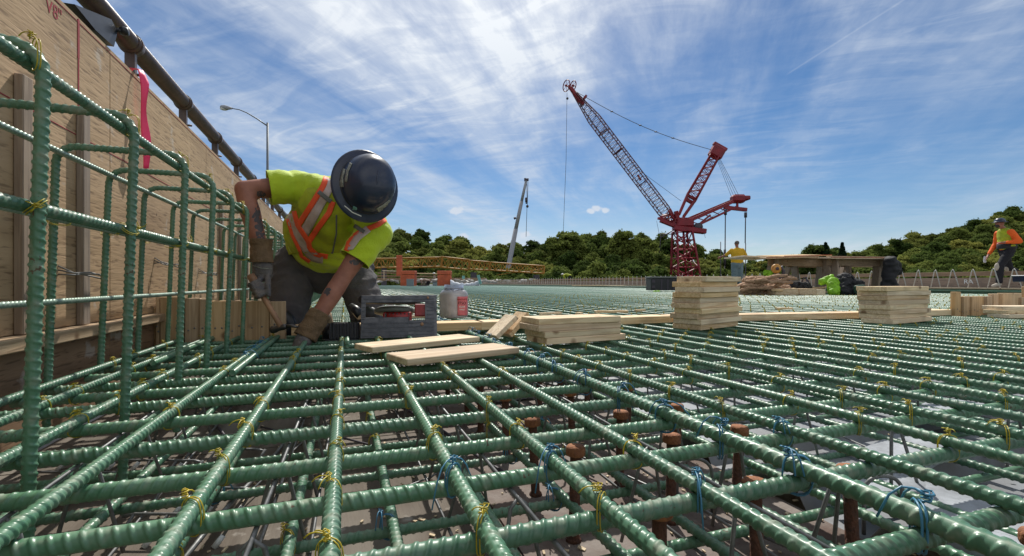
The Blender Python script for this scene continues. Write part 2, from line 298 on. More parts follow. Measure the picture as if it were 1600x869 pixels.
M['handle'] = material('hickory_handle', (.36, .20, .11), 0.55, var=0.35, vscale=16, stretch=(1, 1, .2))
M['alu'] = material('dirty_aluminium', (.15, .155, .17), 0.42, metal=0.5, col2=(.06, .063, .075), vscale=22)
M['alu_dark'] = material('blackened_aluminium', (.045, .05, .062), 0.35, metal=0.3, col2=(.09, .095, .11), vscale=40)
M['tool_red'] = material('red_tool_housing', (.33, .02, .02), 0.4, var=0.4, vscale=40)
M['label_pink'] = material('pink_label', (.72, .17, .19), 0.5, var=0.2, vscale=60)
M['cloudy'] = material('cloudy_plastic', (.70, .68, .70), 0.22, trans=0.45, var=0.25, vscale=14)
M['jar_blue'] = material('bluish_plastic_neck', (.45, .52, .66), 0.2, trans=0.35)
M['sediment'] = material('nail_heap', (.22, .17, .17), 0.7, metal=0.2, var=0.5, vscale=140, bump=0.8, bscale=260)
M['yellow_shirt'] = material('mustard_shirt', (.62, .36, .012), 0.85, var=0.2, vscale=6, bump=0.3, bscale=30)
M['jeans'] = material('faded_jeans', (.15, .21, .23), 0.9, var=0.3, vscale=8, bump=0.3)
M['orange_shirt'] = material('orange_sweatshirt', (.85, .13, .01), 0.8, var=0.15)
M['dark_trousers'] = material('dark_trousers', (.012, .012, .017), 0.9, var=0.3)
M['khaki'] = material('khaki_pad', (.38, .34, .28), 0.8)
M['burlap'] = material('burlap_sacking', (.40, .25, .15), 0.9, col2=(.25, .15, .09), vscale=6, bump=0.6, bscale=30)
M['lime_bag'] = material('lime_green_bag', (.26, .55, .01), 0.6, var=0.35, vscale=14, bump=0.4, bscale=30)
M['dark_green_bag'] = material('dark_green_bag', (.02, .06, .035), 0.6)
M['amber'] = material('amber_reel', (.60, .30, .05), 0.45, col2=(.35, .15, .03), vscale=18)
M['white_bag'] = material('white_bulk_bag', (.62, .66, .72), 0.7, var=0.25, vscale=3, bump=0.5, bscale=6)
M['teal'] = material('teal_strap', (.16, .36, .33), 0.6)
M['water'] = material('water', (.03, .05, .05), 0.08, bump=0.2, bscale=2)
M['ground'] = material('grassy_ground', (.055, .075, .03), 0.95, col2=(.09, .085, .05), vscale=0.3, bump=0.5, bscale=3)
M['bark'] = material('bark', (.08, .06, .045), 0.9, bump=0.6, bscale=8)
def leaf(name, c):
    m = material(name, c, 0.85, col2=tuple(x*1.7 for x in c), vscale=0.35, lo=0.35, hi=0.7, rand=0.5, spec=0.03)
    t = m.node_tree; b = t.nodes['Principled BSDF']; o = [n for n in t.nodes if n.type == 'OUTPUT_MATERIAL'][0]
    tr = t.nodes.new('ShaderNodeBsdfTranslucent'); s = t.nodes.new('ShaderNodeMixShader'); s.inputs[0].default_value = 0.36
    t.links.new(b.inputs['Base Color'].links[0].from_socket, tr.inputs[0]); t.links.new(b.outputs[0], s.inputs[1]); t.links.new(tr.outputs[0], s.inputs[2]); t.links.new(s.outputs[0], o.inputs[0]); return m
M['leaf'] = leaf('broad_leaves', (.078, .108, .026)); M['leaf2'] = leaf('olive_leaves', (.135, .150, .036)); M['needle'] = leaf('needles', (.022, .042, .018))

class MB:
    def __init__(s): s.v = []; s.f = []; s.sm = []
    def add(s, vs, fs, smooth=False):
        o = len(s.v); s.v += [tuple(v) for v in vs]; s.f += [tuple(i+o for i in f) for f in fs]; s.sm += [smooth]*len(fs); return s
    def box(s, c, size, rot=None, ch=0.0):
        """box of given size about c; ch chamfers its long edges"""
        x, y, z = [d/2 for d in size]; m = rot if rot is not None else Matrix.Identity(3); c = V(c)
        if ch <= 0:
            vs = [(a*x, b*y, d*z) for a in (-1, 1) for b in (-1, 1) for d in (-1, 1)]
            fs = [(0, 1, 3, 2), (4, 6, 7, 5), (0, 4, 5, 1), (2, 3, 7, 6), (0, 2, 6, 4), (1, 5, 7, 3)]
            return s.add([c + m @ V(p) for p in vs], fs)
        bm = bmesh.new(); bmesh.ops.create_cube(bm, size=1.0)
        for v in bm.verts: v.co = V((v.co.x*2*x, v.co.y*2*y, v.co.z*2*z))
        bmesh.ops.bevel(bm, geom=bm.edges[:], offset=ch, segments=1, affect='EDGES', profile=0.5)
        bm.verts.ensure_lookup_table(); bm.verts.index_update()
        vs = [c + m @ v.co for v in bm.verts]; fs = [[v.index for v in f.verts] for f in bm.faces]; bm.free()
        return s.add(vs, fs)
    def bar(s, a, b, wd, h=None, up=(0, 0, 1), ch=0.0):
        a, b = V(a), V(b); h = h or wd; d = b-a; L = d.length; x = d.normalized(); up = V(up)
        if abs(x.dot(up)) > 0.99: up = V((0, 1, 0))
        y = up.cross(x).normalized(); z = x.cross(y)
        return s.box((a+b)/2, (L, wd, h), Matrix((x, y, z)).transposed(), ch)
    def tube(s, pts, r, n=8, closed=False, caps=True):
        pts = [V(p) for p in pts]; k = len(pts); rs = r if isinstance(r, (list, tuple)) else [r]*k
        vs = []; prev = None
        for i, p in enumerate(pts):
            if closed: d = pts[(i+1) % k] - pts[i-1]
            else: d = pts[min(i+1, k-1)] - pts[max(i-1, 0)]
            d = d.normalized() if d.length > 1e-9 else V((0, 0, 1))
            if prev is None:
                prev = V((0, 0, 1)) if abs(d.z) < 0.9 else V((1, 0, 0))
            u = (prev - d*prev.dot(d))
            u = u.normalized() if u.length > 1e-6 else d.orthogonal().normalized()
            prev = u; w_ = d.cross(u)
            for j in range(n):
                a = 2*PI*j/n; vs.append(p + (u*math.cos(a) + w_*math.sin(a))*rs[i])
        fs = []
        for i in range(k if closed else k-1):
            i2 = (i+1) % k
            for j in range(n):
                j2 = (j+1) % n; fs.append((i*n+j, i*n+j2, i2*n+j2, i2*n+j))
        s.add(vs, fs, True)
        if caps and not closed:
            o = len(s.v)-len(vs); s.f.append(tuple(o+j for j in reversed(range(n)))); s.sm.append(False)
            s.f.append(tuple(o+(k-1)*n+j for j in range(n))); s.sm.append(False)
        return s
    def lathe(s, prof, n=24, mat=None, smooth=True):
        mat = mat or Matrix.Identity(4); vs = []
        for (r_, z_) in prof:
            for j in range(n):
                a = 2*PI*j/n; vs.append(mat @ V((r_*math.cos(a), r_*math.sin(a), z_)))
        fs = [(i*n+j, i*n+(j+1) % n, (i+1)*n+(j+1) % n, (i+1)*n+j) for i in range(len(prof)-1) for j in range(n)]
        return s.add(vs, fs, smooth)
    def ball(s, c, rx, ry=None, rz=None, n=10, rot=None):
        ry = ry or rx; rz = rz or rx; c = V(c); m = rot or Matrix.Identity(3); vs = []
        for i in range(n//2+1):
            th = PI*i/(n//2)
            for j in range(n):
                a = 2*PI*j/n; vs.append(c + m @ V((rx*math.sin(th)*math.cos(a), ry*math.sin(th)*math.sin(a), rz*math.cos(th))))
        fs = [(i*n+j, (i+1)*n+j, (i+1)*n+(j+1) % n, i*n+(j+1) % n) for i in range(n//2) for j in range(n)]
        return s.add(vs, fs, True)
    def mesh(s, name, mat, origin=(0, 0, 0)):
        me = bpy.data.meshes.new(name); o = V(origin); me.from_pydata([tuple(V(v)-o) for v in s.v], [], s.f)
        me.polygons.foreach_set('use_smooth', s.sm); me.materials.append(mat); me.validate(); me.update(); return me
    def build(s, name, mat, parent=None, origin=None, local=False, bevel=0.0):
        if parent is None and origin is None and not local:
            a = np.array(s.v); origin = (float(a[:, 0].mean()), float(a[:, 1].mean()), float(a[:, 2].min()))
        if parent is not None or local: origin = origin or (0, 0, 0)
        o = bpy.data.objects.new(name, s.mesh(name, mat, origin)); COL.objects.link(o); o.location = origin
        if parent is not None: attach(o, parent, local)
        return o
def attach(o, parent, local=False):
    o.parent = parent
    if not local and parent.type == 'EMPTY' and parent.parent is None: o.matrix_parent_inverse = parent.matrix_basis.inverted()
    return o
def tag(o, label=None, cat=None, group=None, kind=None):
    if label: o['label'] = label
    if cat: o['category'] = cat
    if group: o['group'] = group
    if kind: o['kind'] = kind
    return o
def thing(name, label, cat, loc=(0, 0, 0), rz=0.0, group=None):
    o = bpy.data.objects.new(name, None); COL.objects.link(o); o.location = loc; o.rotation_euler = (0, 0, rz); o.empty_display_size = 0.1
    return tag(o, label, cat, group)
def copy_tree(o, parent=None):
    c = o.copy(); COL.objects.link(c)
    if parent is not None: c.parent = parent
    for ch in [x for x in bpy.data.objects if x.parent == o]: copy_tree(ch, c)
    return c
def box_rot(yaw=0, pitch=0, roll=0):
    return (Matrix.Rotation(yaw, 3, 'Z') @ Matrix.Rotation(pitch, 3, 'Y') @ Matrix.Rotation(roll, 3, 'X'))

TMP = bpy.data.scenes.new('scratch')
def DG(): TMP.view_layers[0].update(); return TMP.view_layers[0].depsgraph
_b = bmesh.new(); bmesh.ops.create_icosphere(_b, subdivisions=2, radius=1.0); ICO_V = np.array([v.co[:] for v in _b.verts]); ICO_F = np.array([[v.index for v in f.verts] for f in _b.faces]); _b.free()
def blob(name, prims, voxel, mat, parent=None, smooth=4, wrinkle=0.0, wscale=12.0, cuts=(), local=False, origin=None):
    """one continuous skin round a set of overlapping ellipsoids: prims = chains [(point, radius_side, radius_front)...] with a side vector"""
    VV, FF, off = [], [], 0
    for pr in prims:
        keys, side = pr
        for k in range(max(1, len(keys)-1)):
            p0, a0, b0 = keys[k][:3]; p1, a1, b1 = keys[min(k+1, len(keys)-1)][:3]; p0, p1 = V(p0), V(p1); d = p1-p0
            st = max(1, int(d.length/(min(a0, b0, a1, b1)*0.55))) if d.length > 1e-6 else 1
            z = d.normalized() if d.length > 1e-6 else V((0, 0, 1)); x = V(side) - z*V(side).dot(z)
            x = x.normalized() if x.length > 1e-4 else z.orthogonal().normalized(); y = z.cross(x)
            for i in range(st+1):
                f = i/st; a = a0+(a1-a0)*f; b = b0+(b1-b0)*f; zr = min(a, b)
                m = np.array([x*a, y*b, z*zr]); VV.append(ICO_V @ m + np.array(p0 + d*f)); FF.append(ICO_F+off); off += len(ICO_V)
    me = bpy.data.meshes.new('tmp'); me.from_pydata(np.concatenate(VV).tolist(), [], np.concatenate(FF).tolist())
    o = bpy.data.objects.new('tmp', me); TMP.collection.objects.link(o)
    md = o.modifiers.new('r', 'REMESH'); md.mode = 'VOXEL'; md.voxel_size = voxel
    s_ = o.modifiers.new('s', 'SMOOTH'); s_.iterations = smooth; s_.factor = 0.5
    dg = DG(); me2 = bpy.data.meshes.new_from_object(o.evaluated_get(dg)); bpy.data.objects.remove(o)
    me2.name = name
    if wrinkle > 0:
        for v in me2.vertices:
            q = v.co*wscale; nn = noise.noise(q + V((3.1, 0, 7))) + 0.5*noise.noise(q*2.3)
            rdg = 1-abs(noise.noise(V((q.x*.6, q.y*.6, q.z*1.3)))*2.2)
            v.co += v.normal*wrinkle*(nn*0.7 + rdg*0.5)
    if cuts:
        bm = bmesh.new(); bm.from_mesh(me2)
        for (pt, nor, rad) in cuts:
            pt, nor = V(pt), V(nor).normalized()
            fs = [f for f in bm.faces if (f.calc_center_median()-pt).length < rad]
            geo = set(fs); [geo.update(f.edges) or geo.update(f.verts) for f in fs]
            bmesh.ops.bisect_plane(bm, geom=list(geo), plane_co=pt, plane_no=nor)
            dl = [f for f in bm.faces if (f.calc_center_median()-pt).dot(nor) > 1e-5 and (f.calc_center_median()-pt).length < rad]
            bmesh.ops.delete(bm, geom=dl, context='FACES')
        bm.to_mesh(me2); bm.free()
    me2.materials.clear(); me2.materials.append(mat); me2.polygons.foreach_set('use_smooth', [True]*len(me2.polygons))
    if parent is None and origin is None and not local:
        a = np.array([v.co for v in me2.vertices]); origin = V((a[:, 0].mean(), a[:, 1].mean(), a[:, 2].min()))
    ob = bpy.data.objects.new(name, me2); COL.objects.link(ob)
    if origin is not None: me2.transform(Matrix.Translation(-V(origin))); ob.location = origin
    if parent is not None: attach(ob, parent, local)
    return ob
def thicken(o, t):
    md = o.modifiers.new('thick', 'SOLIDIFY'); md.thickness = t; md.offset = -1; return o
def strip_on(name, target_bvh, pix, widths, mat, parent, lift=0.003, n=26, depth=2.0):
    """a tape sewn on a garment: the centre line (seen places) and widths are dropped on the cloth's real surface"""
    o = V((0, 0, CAMZ)); P = [W(a, b, depth) for a, b in pix]
    seg = [(P[i+1]-P[i]).length for i in range(len(P)-1)]; tot = sum(seg); rows = []
    for i in range(n+1):
        d = tot*i/n; k = 0
        while k < len(seg)-1 and d > seg[k]: d -= seg[k]; k += 1
        p = P[k].lerp(P[k+1], min(1, d/seg[k])); t = (P[k+1]-P[k]).normalized()
        if k > 0 and d/seg[k] < 0.3: t = ((P[k+1]-P[k]).normalized()*(0.5+d/seg[k]/0.6) + (P[k]-P[k-1]).normalized()*(0.5-d/seg[k]/0.6)).normalized()
        side = t.cross((p-o).normalized()).normalized(); wd = widths[0]+(widths[1]-widths[0])*i/n; row = []
        for j in range(5):
            q = p + side*wd*(j/4-0.5); dr = (q-o).normalized(); h = target_bvh.ray_cast(o, dr)
            row.append((h[0] - dr*lift) if h[0] is not None else None)
        rows.append(row)
    runs, cur = [], []
    for i, row in enumerate(rows):
        ok = row[2] is not None and (not cur or (rows[cur[-1]][2]-row[2]).length < 0.07)
        if ok: cur.append(i)
        else: runs.append(cur); cur = [i] if row[2] is not None else []
    runs.append(cur); best = max(runs, key=len); rows = [rows[i] for i in best]; n = len(rows)-1
    vs, fs, idx = [], [], {}
    for i, row in enumerate(rows):
        for j, q in enumerate(row):
            if q is not None: idx[i, j] = len(vs); vs.append(q)
    for i in range(n):
        for j in range(4):
            c = [(i, j), (i+1, j), (i+1, j+1), (i, j+1)]
            if all(k in idx for k in c):
                q = [vs[idx[k]] for k in c]
                if max((q[a]-q[(a+1) % 4]).length for a in range(4)) < 0.09: fs.append([idx[k] for k in c])
    par = list(range(len(vs)))
    def fd(x):
        while par[x] != x: x = par[x]
        return x
    for f in fs:
        for q in f[1:]: par[fd(q)] = fd(f[0])
    cnt_ = {}
    for f in fs: cnt_[fd(f[0])] = cnt_.get(fd(f[0]), 0)+1
    if fs: bg_ = max(cnt_, key=cnt_.get); fs = [f for f in fs if fd(f[0]) == bg_]
    us = sorted({q for f in fs for q in f}); mp_ = {q: k for k, q in enumerate(us)}; vs = [vs[q] for q in us]; fs = [[mp_[q] for q in f] for f in fs]
    m = MB(); m.add(vs, fs, True); ob = m.build(name, mat, parent); md = ob.modifiers.new('t', 'SOLIDIFY'); md.thickness = 0.002; md.offset = 1; return ob
def text(name, s, size, mat, parent, mw, thick=0.0004, bold=0.0):
    c = bpy.data.curves.new(name, 'FONT'); c.body = s; c.size = size; c.extrude = thick; c.offset = bold; c.align_x = 'CENTER'; c.align_y = 'CENTER'
    o = bpy.data.objects.new(name, c); TMP.collection.objects.link(o); dg = DG()
    me = bpy.data.meshes.new_from_object(o.evaluated_get(dg)); bpy.data.objects.remove(o); me.transform(mw); me.materials.clear(); me.materials.append(mat)
    ob = bpy.data.objects.new(name, me); COL.objects.link(ob); attach(ob, parent); return ob
# ================================================================== THE SETTING
def skyline(px):                    # tree tops above the horizon, in picture rows, per direction
    xs = [300, 560, 600, 640, 700, 780, 850, 880, 935, 980, 1030, 1080, 1110, 1135, 1170, 1240, 1270, 1300, 1340, 1400, 1450, 1500, 1550, 1600, 1800, 2200]
    ys = [372, 358, 350, 354, 368, 378, 372, 366, 358, 362, 368, 374, 386, 398, 402, 396, 386, 388, 388, 372, 358, 345, 334, 325, 310, 320]
    return float(np.interp(px, xs, ys))
def rowfrac(D): return 0.16 + 0.84*min(1, max(0, (D-95)/85))
def ground_z(x, y):
    p = V((x, y, 0)); D = p.dot(FW); la = p.dot(RT)
    if D < 60: return -12.0
    px = 800 + FPX*la/D; px = min(2200, max(300, px)); k = rowfrac(min(D, 180))
    top = CAMZ + (442-skyline(px))*k/FPX*min(D, 180)
    g = top - 12.5; f = min(1, max(0, (D-75)/20)); g = -12*(1-f) + max(g, -12)*f
    if D > 180: g -= (D-180)*0.10
    return max(g, -14)
gm = MB(); xs = list(np.linspace(-300, 420, 91)); ys = list(np.linspace(-60, 420, 81))
vs = [(x, y, ground_z(x, y)) for y in ys for x in xs]; nx = len(xs)
fs = [(j*nx+i, j*nx+i+1, (j+1)*nx+i+1, (j+1)*nx+i) for j in range(len(ys)-1) for i in range(nx-1)]
gm.add(vs, fs, True); g0 = gm.build('hillside', M['ground'], origin=(0, 0, 0)); tag(g0, kind='structure')
gm = MB(); gm.box((0, 0, -14.6), (5000, 5000, 1.0)); tag(gm.build('terrain', M['ground'], origin=(0, 0, 0)), kind='structure')

XEND = 12.9; YEND = 46.0
# bridge deck under the mats: plywood bays, girder flanges, corrugated forms
m = MB()
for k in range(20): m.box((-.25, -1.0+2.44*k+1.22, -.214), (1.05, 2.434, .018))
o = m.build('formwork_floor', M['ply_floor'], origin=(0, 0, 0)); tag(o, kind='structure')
FL = [(.28, .86), (3.3, 3.88), (6.3, 6.9), (9.4, 10.0), (12.4, 13.0)]
m = MB()
for a, b in FL: m.box(((a+b)/2, 22, -.222), (b-a, 49, .03)); m.box(((a+b)/2, 22, -1.0), (.03, 49, 1.5)); m.box(((a+b)/2, 22, -1.75), (b-a, 49, .03))
tag(m.build('girder_flange', M['flange'], origin=(0, 0, 0)), kind='structure')
m = MB()
for i in range(len(FL)-1):
    x0, x1 = FL[i][1]+.004, FL[i+1][0]-.004; vs = []; y = -1.5; k = 0; rowv = []
    while y < 46.5:
        for dy, z in ((0, -.212), (.11, -.212), (.14, -.165), (.23, -.165)): rowv.append((y+dy, z))
        y += .26
    vs = [(x, yy, z) for yy, z in rowv for x in (x0, x1)]; fs = [(2*j, 2*j+1, 2*j+3, 2*j+2) for j in range(len(rowv)-1)]; m.add(vs, fs)
o = m.build('deck_form', M['deckform'], origin=(0, 0, 0)); tag(o, kind='structure'); thicken(o, .002)
m = MB(); m.box((-.78-.2, 22, -.30), (.5, 49, .14)); m.box((14.6, 22, -.30), (3.2, 49, .14)); m.box((6, 47, -.30), (17, 3.0, .14))
tag(m.build('deck_edge', M['concrete'], origin=(0, 0, 0)), kind='structure')
m = MB()
for (yy) in (-1.5, 20, 45): m.box((6, yy, -8), (17, 1.6, 12.4))
tag(m.build('bridge_pier', M['concrete'], origin=(0, 0, 0)), kind='structure')

# ------------------------------------------------------------------ ribbed bars
def sweep(path, T, Nn, Bn, s, r, nphi, H, pitch, lug=True, hand=1):
    """ribbed bar along a path: two rows of slanting lugs, parted by two lengthwise seams"""
    ph = np.arange(nphi)*2*np.pi/nphi; half = np.floor(ph/np.pi); u = (ph % np.pi)/np.pi
    ss = lambda x, a, b: (lambda q: q*q*(3-2*q))(np.clip((x-a)/(b-a), 0, 1))
    mask = ss(u, .07, .16)*(1-ss(u, .84, .93)); rib = np.exp(-((u-.0)/.05)**2)+np.exp(-((u-1.0)/.05)**2)
    if lug:
        phase = s[:, None]/pitch + hand*0.85*u[None, :]*(r/0.0095) + half[None, :]*0.5
        c = np.cos(2*np.pi*phase); pulse = ss(c, .25, .78)
        rad = r + H*pulse*mask[None, :] + 0.0006*rib[None, :]
    else: rad = np.full((len(s), nphi), r + 0.3*H)
    v = path[:, None, :] + rad[..., None]*(np.cos(ph)[None, :, None]*Nn[:, None, :] + np.sin(ph)[None, :, None]*Bn[:, None, :])
    v = v.reshape(-1, 3); k = len(s); i = np.arange(k-1)[:, None]; j = np.arange(nphi)[None, :]; j2 = (j+1) % nphi
    f = np.stack([i*nphi+j, i*nphi+j2, (i+1)*nphi+j2, (i+1)*nphi+j], -1).reshape(-1, 4)
    return v, f
def np_mesh(name, chunks, mats, caps=()):
    me = bpy.data.meshes.new(name); off = 0; V_, F_, MI = [], [], []
    for v, f, mi in chunks: V_.append(v); F_.append(f+off); MI.append(np.full(len(f), mi)); off += len(v)
    v = np.concatenate(V_); f = np.concatenate(F_); mi = np.concatenate(MI)
    me.vertices.add(len(v)); me.vertices.foreach_set('co', v.astype(np.float32).ravel()); me.loops.add(f.size); me.loops.foreach_set('vertex_index', f.astype(np.int32).ravel())
    me.polygons.add(len(f)); me.polygons.foreach_set('loop_start', np.arange(0, f.size, 4, dtype=np.int32)); me.polygons.foreach_set('loop_total', np.full(len(f), 4, dtype=np.int32))
    me.polygons.foreach_set('material_index', mi.astype(np.int32)); me.polygons.foreach_set('use_smooth', np.ones(len(f), dtype=bool))
    for x in mats: me.materials.append(x)
    me.update(calc_edges=True); me.validate(); return me
def straight(name, secs, r, H=.0017, pitch=.0135, hand=1):
    ch = []
    for (s0, s1, nphi, step, lug) in secs:
        s = np.arange(s0, s1+step*.5, step); k = len(s)
        p = np.stack([s, 0*s, 0*s], 1); T = np.tile([1., 0, 0], (k, 1)); Nn = np.tile([0., 1, 0], (k, 1)); Bn = np.tile([0., 0, 1], (k, 1))
        v, f = sweep(p, T, Nn, Bn, s, r, nphi, H, pitch, lug, hand); ch.append((v, f, 0 if lug else 1))
    for se, e in ((secs[0], 0), (secs[-1], 1)):               # end faces
        x = se[0] if e == 0 else s[-1]; n = 8; a = np.arange(n)*2*np.pi/n
        v = np.stack([np.full(n, x), r*np.cos(a), r*np.sin(a)], 1); v = np.concatenate([v, [[x, 0, 0]]])
        f = np.array([[(2*i) % n, (2*i+1) % n, (2*i+2) % n, n] for i in range(n//2)]); ch.append((v, f, 0))
    return np_mesh(name, ch, [M['epoxy'], M['epoxy_far']])
def bar(name, me, p0, d, roll, label, cat='rebar', group=None):
    """d = direction in the XY plane (angle from +X)"""
    o = bpy.data.objects.new(name, me); COL.objects.link(o); o.location = p0; o.rotation_mode = 'QUATERNION'
    o.rotation_quaternion = (Matrix.Rotation(d, 3, 'Z') @ Matrix.Rotation(roll, 3, 'X')).to_quaternion()
    return tag(o, label, cat, group)
r6 = .0081; r8 = .0106
L_near = [straight('lengthwise_bar', [(0, 1.7, 32, .00125, True), (1.7, 4.2, 18, .0023, True), (4.2, 9, 8, .0068, True), (9, YEND-.1, 6, 2, False)], r6, H=.0015, hand=h) for h in (1, -1)]
L_fat = straight('lengthwise_bar', [(0, 1.7, 36, .0014, True), (1.7, 4.2, 18, .0026, True), (4.2, 9, 8, .0068, True), (9, YEND-.1, 6, 2, False)], r8, H=.0018, pitch=.0165)
L_mid = [straight('lengthwise_bar', [(0, 4.5, 18, .0023, True), (4.5, 9, 8, .0068, True), (9, YEND-.1, 6, 2, False)], r6, H=.0015, hand=h) for h in (1, -1)]
L_far = straight('lengthwise_bar', [(0, YEND-.1, 6, 2, False)], r6)
LA = [-.671, -.575, -.45, -.3105, -.157, -.0133, .1318, .2695, .403, .5636, .698, .877]
while LA[-1] < XEND-.16: LA.append(LA[-1] + .149 + random.uniform(-.010, .010))
GL = 'lengthwise bars of the top mat'
for i, x in enumerate(LA):
    me = L_fat if i in (9,) else (L_near[i % 2] if x < 1.6 else (L_mid[i % 2] if x < 4.2 else L_far))
    roll = {0: .4, 1: 1.0, 2: 0.1, 3: 1.3, 4: 1.45, 5: 1.2, 6: 1.0, 7: .3, 8: 1.0, 9: 1.3, 10: .15, 11: 1.4}.get(i, random.uniform(0, 3))
    if True: lb = 'green ribbed bar of the top mat running away, %s from the plywood wall' % ORD[i]
    if i == 9: lb = 'thickest green bar running away, tied with blue wire at every crossing'
    o = bar('reinforcing_bar', me, (x, .04 + random.uniform(-.03, .02), (r8-r6)*.8 if i == 9 else random.uniform(-.0015, .0015)), PI/2, roll, lb, group=GL)
# short lap bars beside them
lap = straight('lap_bar', [(0, 1.1, 26, .0016, True)], r6)
for x, y, lb in ((-.552, 1.72, 'short lapped green bar beside the second bar from the wall'), (-.2885, 1.46, 'short lapped green bar tied with blue wire beside the fourth bar from the wall'),
                 (.008, 1.93, 'short lapped green bar end beside the sixth bar from the wall')):
    bar('lapped_bar', lap, (x, y, .0005), PI/2, random.uniform(0, 3), lb, group=GL)
T_near = [straight('crosswise_bar', [(0, 1.9, 32, .00125, True), (1.9, 4.2, 18, .0024, True), (4.2, 8, 8, .0070, True), (8, XEND+.7, 6, 1.0, False)], .0100, H=.0017, hand=h) for h in (1, -1)]
T_mid = straight('crosswise_bar', [(0, 4.5, 18, .0024, True), (4.5, 8, 8, .0070, True), (8, XEND+.7, 6, 1.0, False)], .0096, H=.0017)
T_far = straight('crosswise_bar', [(0, XEND+.7, 6, 1.0, False)], .0095)
TA = [.19, .325, .465, .603, .739, .898, 1.055, 1.21, 1.34, 1.467, 1.62]
while TA[-1] < YEND-.2: TA.append(TA[-1] + .149 + random.uniform(-.010, .010))
GT = 'crosswise bars of the top mat'; stuff = MB()
for j, y in enumerate(TA):
    z = -.0188 + random.uniform(-.001, .001)
    me = T_near[j % 2] if y < 1.5 else (T_mid if y < 3.4 else T_far)
    if j < 130:
        lb = 'green ribbed bar running crosswise under the top bars, %s from the camera' % ORD[j]
        bar('reinforcing_bar', me, (-.70+random.uniform(-.03, .03), y, z), random.uniform(-.003, .003), .9 + random.uniform(-.35, .35), lb, group=GT)
    else: stuff.tube([(-.7, y, z), (XEND, y, z)], .0095, 5)
tag(stuff.build('distant_crosswise_bars', M['epoxy_far'], origin=(0, 0, 0)), 'far green crosswise bars blending together at the end of the deck', 'rebar', kind='stuff')
# bottom mat
BL = straight('lengthwise_bar', [(0, 1.6, 20, .0020, True), (1.6, 4, 8, .0060, True), (4, 12, 6, 2, False)], r6)
bx = -.53; i = 0
while bx < 3.2:
    bar('reinforcing_bar', BL, (bx, .06, -.145+random.uniform(-.002, .002)), PI/2, random.uniform(0, 3), 'lower green bar running away deep beneath the top mat, %s from the wall' % ORD[i], group='lengthwise bars of the bottom mat')
    bx += .149 + random.uniform(-.006, .006); i += 1
BT = straight('crosswise_bar', [(0, 1.9, 20, .0020, True), (1.9, 4, 8, .0060, True), (4, 9, 6, 1, False)], r6)
for j, y in enumerate((.24, .42, .61, .80, 1.04, 1.22, 1.43, 1.63, 1.83, 2.03, 2.23, 2.5, 2.8, 3.1, 3.4)):
    bar('reinforcing_bar', BT, (-.68, y, -.164), 0, random.uniform(.6, 1.2), ('lower green crosswise bar just above the form floor, %s from the camera' % ORD[j]), group='crosswise bars of the bottom mat')

# ------------------------------------------------------------------ wire ties at the crossings
def tie_mesh(name, seed, mat, r=.00075, long=False, rw=.0112):
    rd = random.Random(seed); m = MB()
    for off in (-.0016, .0016):
        pts = []; n = 18; ca, sa = math.cos(PI/4), math.sin(PI/4)
        for k in range(n):
            a = 2*PI*k/n + PI/2; x_ = (.0138+rd.uniform(0, .0012))*abs(math.cos(a))**.8*(1 if math.cos(a) > 0 else -1); z_ = -.0100 + (.0205+rd.uniform(0, .0008))*abs(math.sin(a))**.75*(1 if math.sin(a) > 0 else -1)
            pts.append((x_*ca - off*sa, x_*sa + off*ca, z_))
        m.tube(pts, r, 5, closed=True)
    kx, ky = rd.uniform(-.009, .009), rd.uniform(-.012, .012); base = V((kx*.4, ky, .0108))     # the twisted knot
    pts = [base + V((math.cos(k*2.1)*.0033, math.sin(k*2.1)*.0033, k*.0009)) for k in range(11)]; m.tube(pts, r, 5)
    pts = [base + V((math.cos(k*1.7+1)*.0045+k*.0006, math.sin(k*1.7+1)*.003, k*.0011)) for k in range(9)]; m.tube(pts, r, 5)
    for q in range(2):
        L = rd.uniform(.010, .020) if not long else rd.uniform(.02, .05); a = rd.uniform(0, 2*PI); b = rd.uniform(-.2, .7); dr = V((math.cos(a), math.sin(a), b)).normalized()
        p0 = base + V((0, 0, .006)); k = rd.uniform(-.6, .6); pts = [p0 + dr*L*f + V((-dr.y*k, dr.x*k, -1.1*f*f if long else -.5*f*f))*L*f for f in (0, .25, .5, .75, 1)]
        m.tube(pts, r, 5)
    return m.mesh(name, mat)
YT = [tie_mesh('wire_tie', 10+k, M['yellow_wire']) for k in range(7)]
YTF = MB()
BTm = [tie_mesh('wire_tie', 40+k, M['blue_wire'], .0010, True) for k in range(5)]
def tie(me, x, y, z, sc=1.0, label='', group=''):
    o = bpy.data.objects.new('wire_tie', me); COL.objects.link(o); o.location = (x, y, z); o.rotation_euler = (0, 0, random.choice((0, PI/2)) + random.uniform(-.25, .25)); o.scale = (sc*random.uniform(.92, 1.08), sc, sc)
    return tag(o, label, 'wire tie', group)
cr = []
for i, x in enumerate(LA):
    for j, y in enumerate(TA):
        if y > 13 or x > 12: continue
        q = PR((x, y, 0))
        if q is None or q[0] < -30 or q[0] > 1630 or q[1] > 900: continue
        cr.append((q[2], i, j, x, y))
cr.sort(); cnt = 0
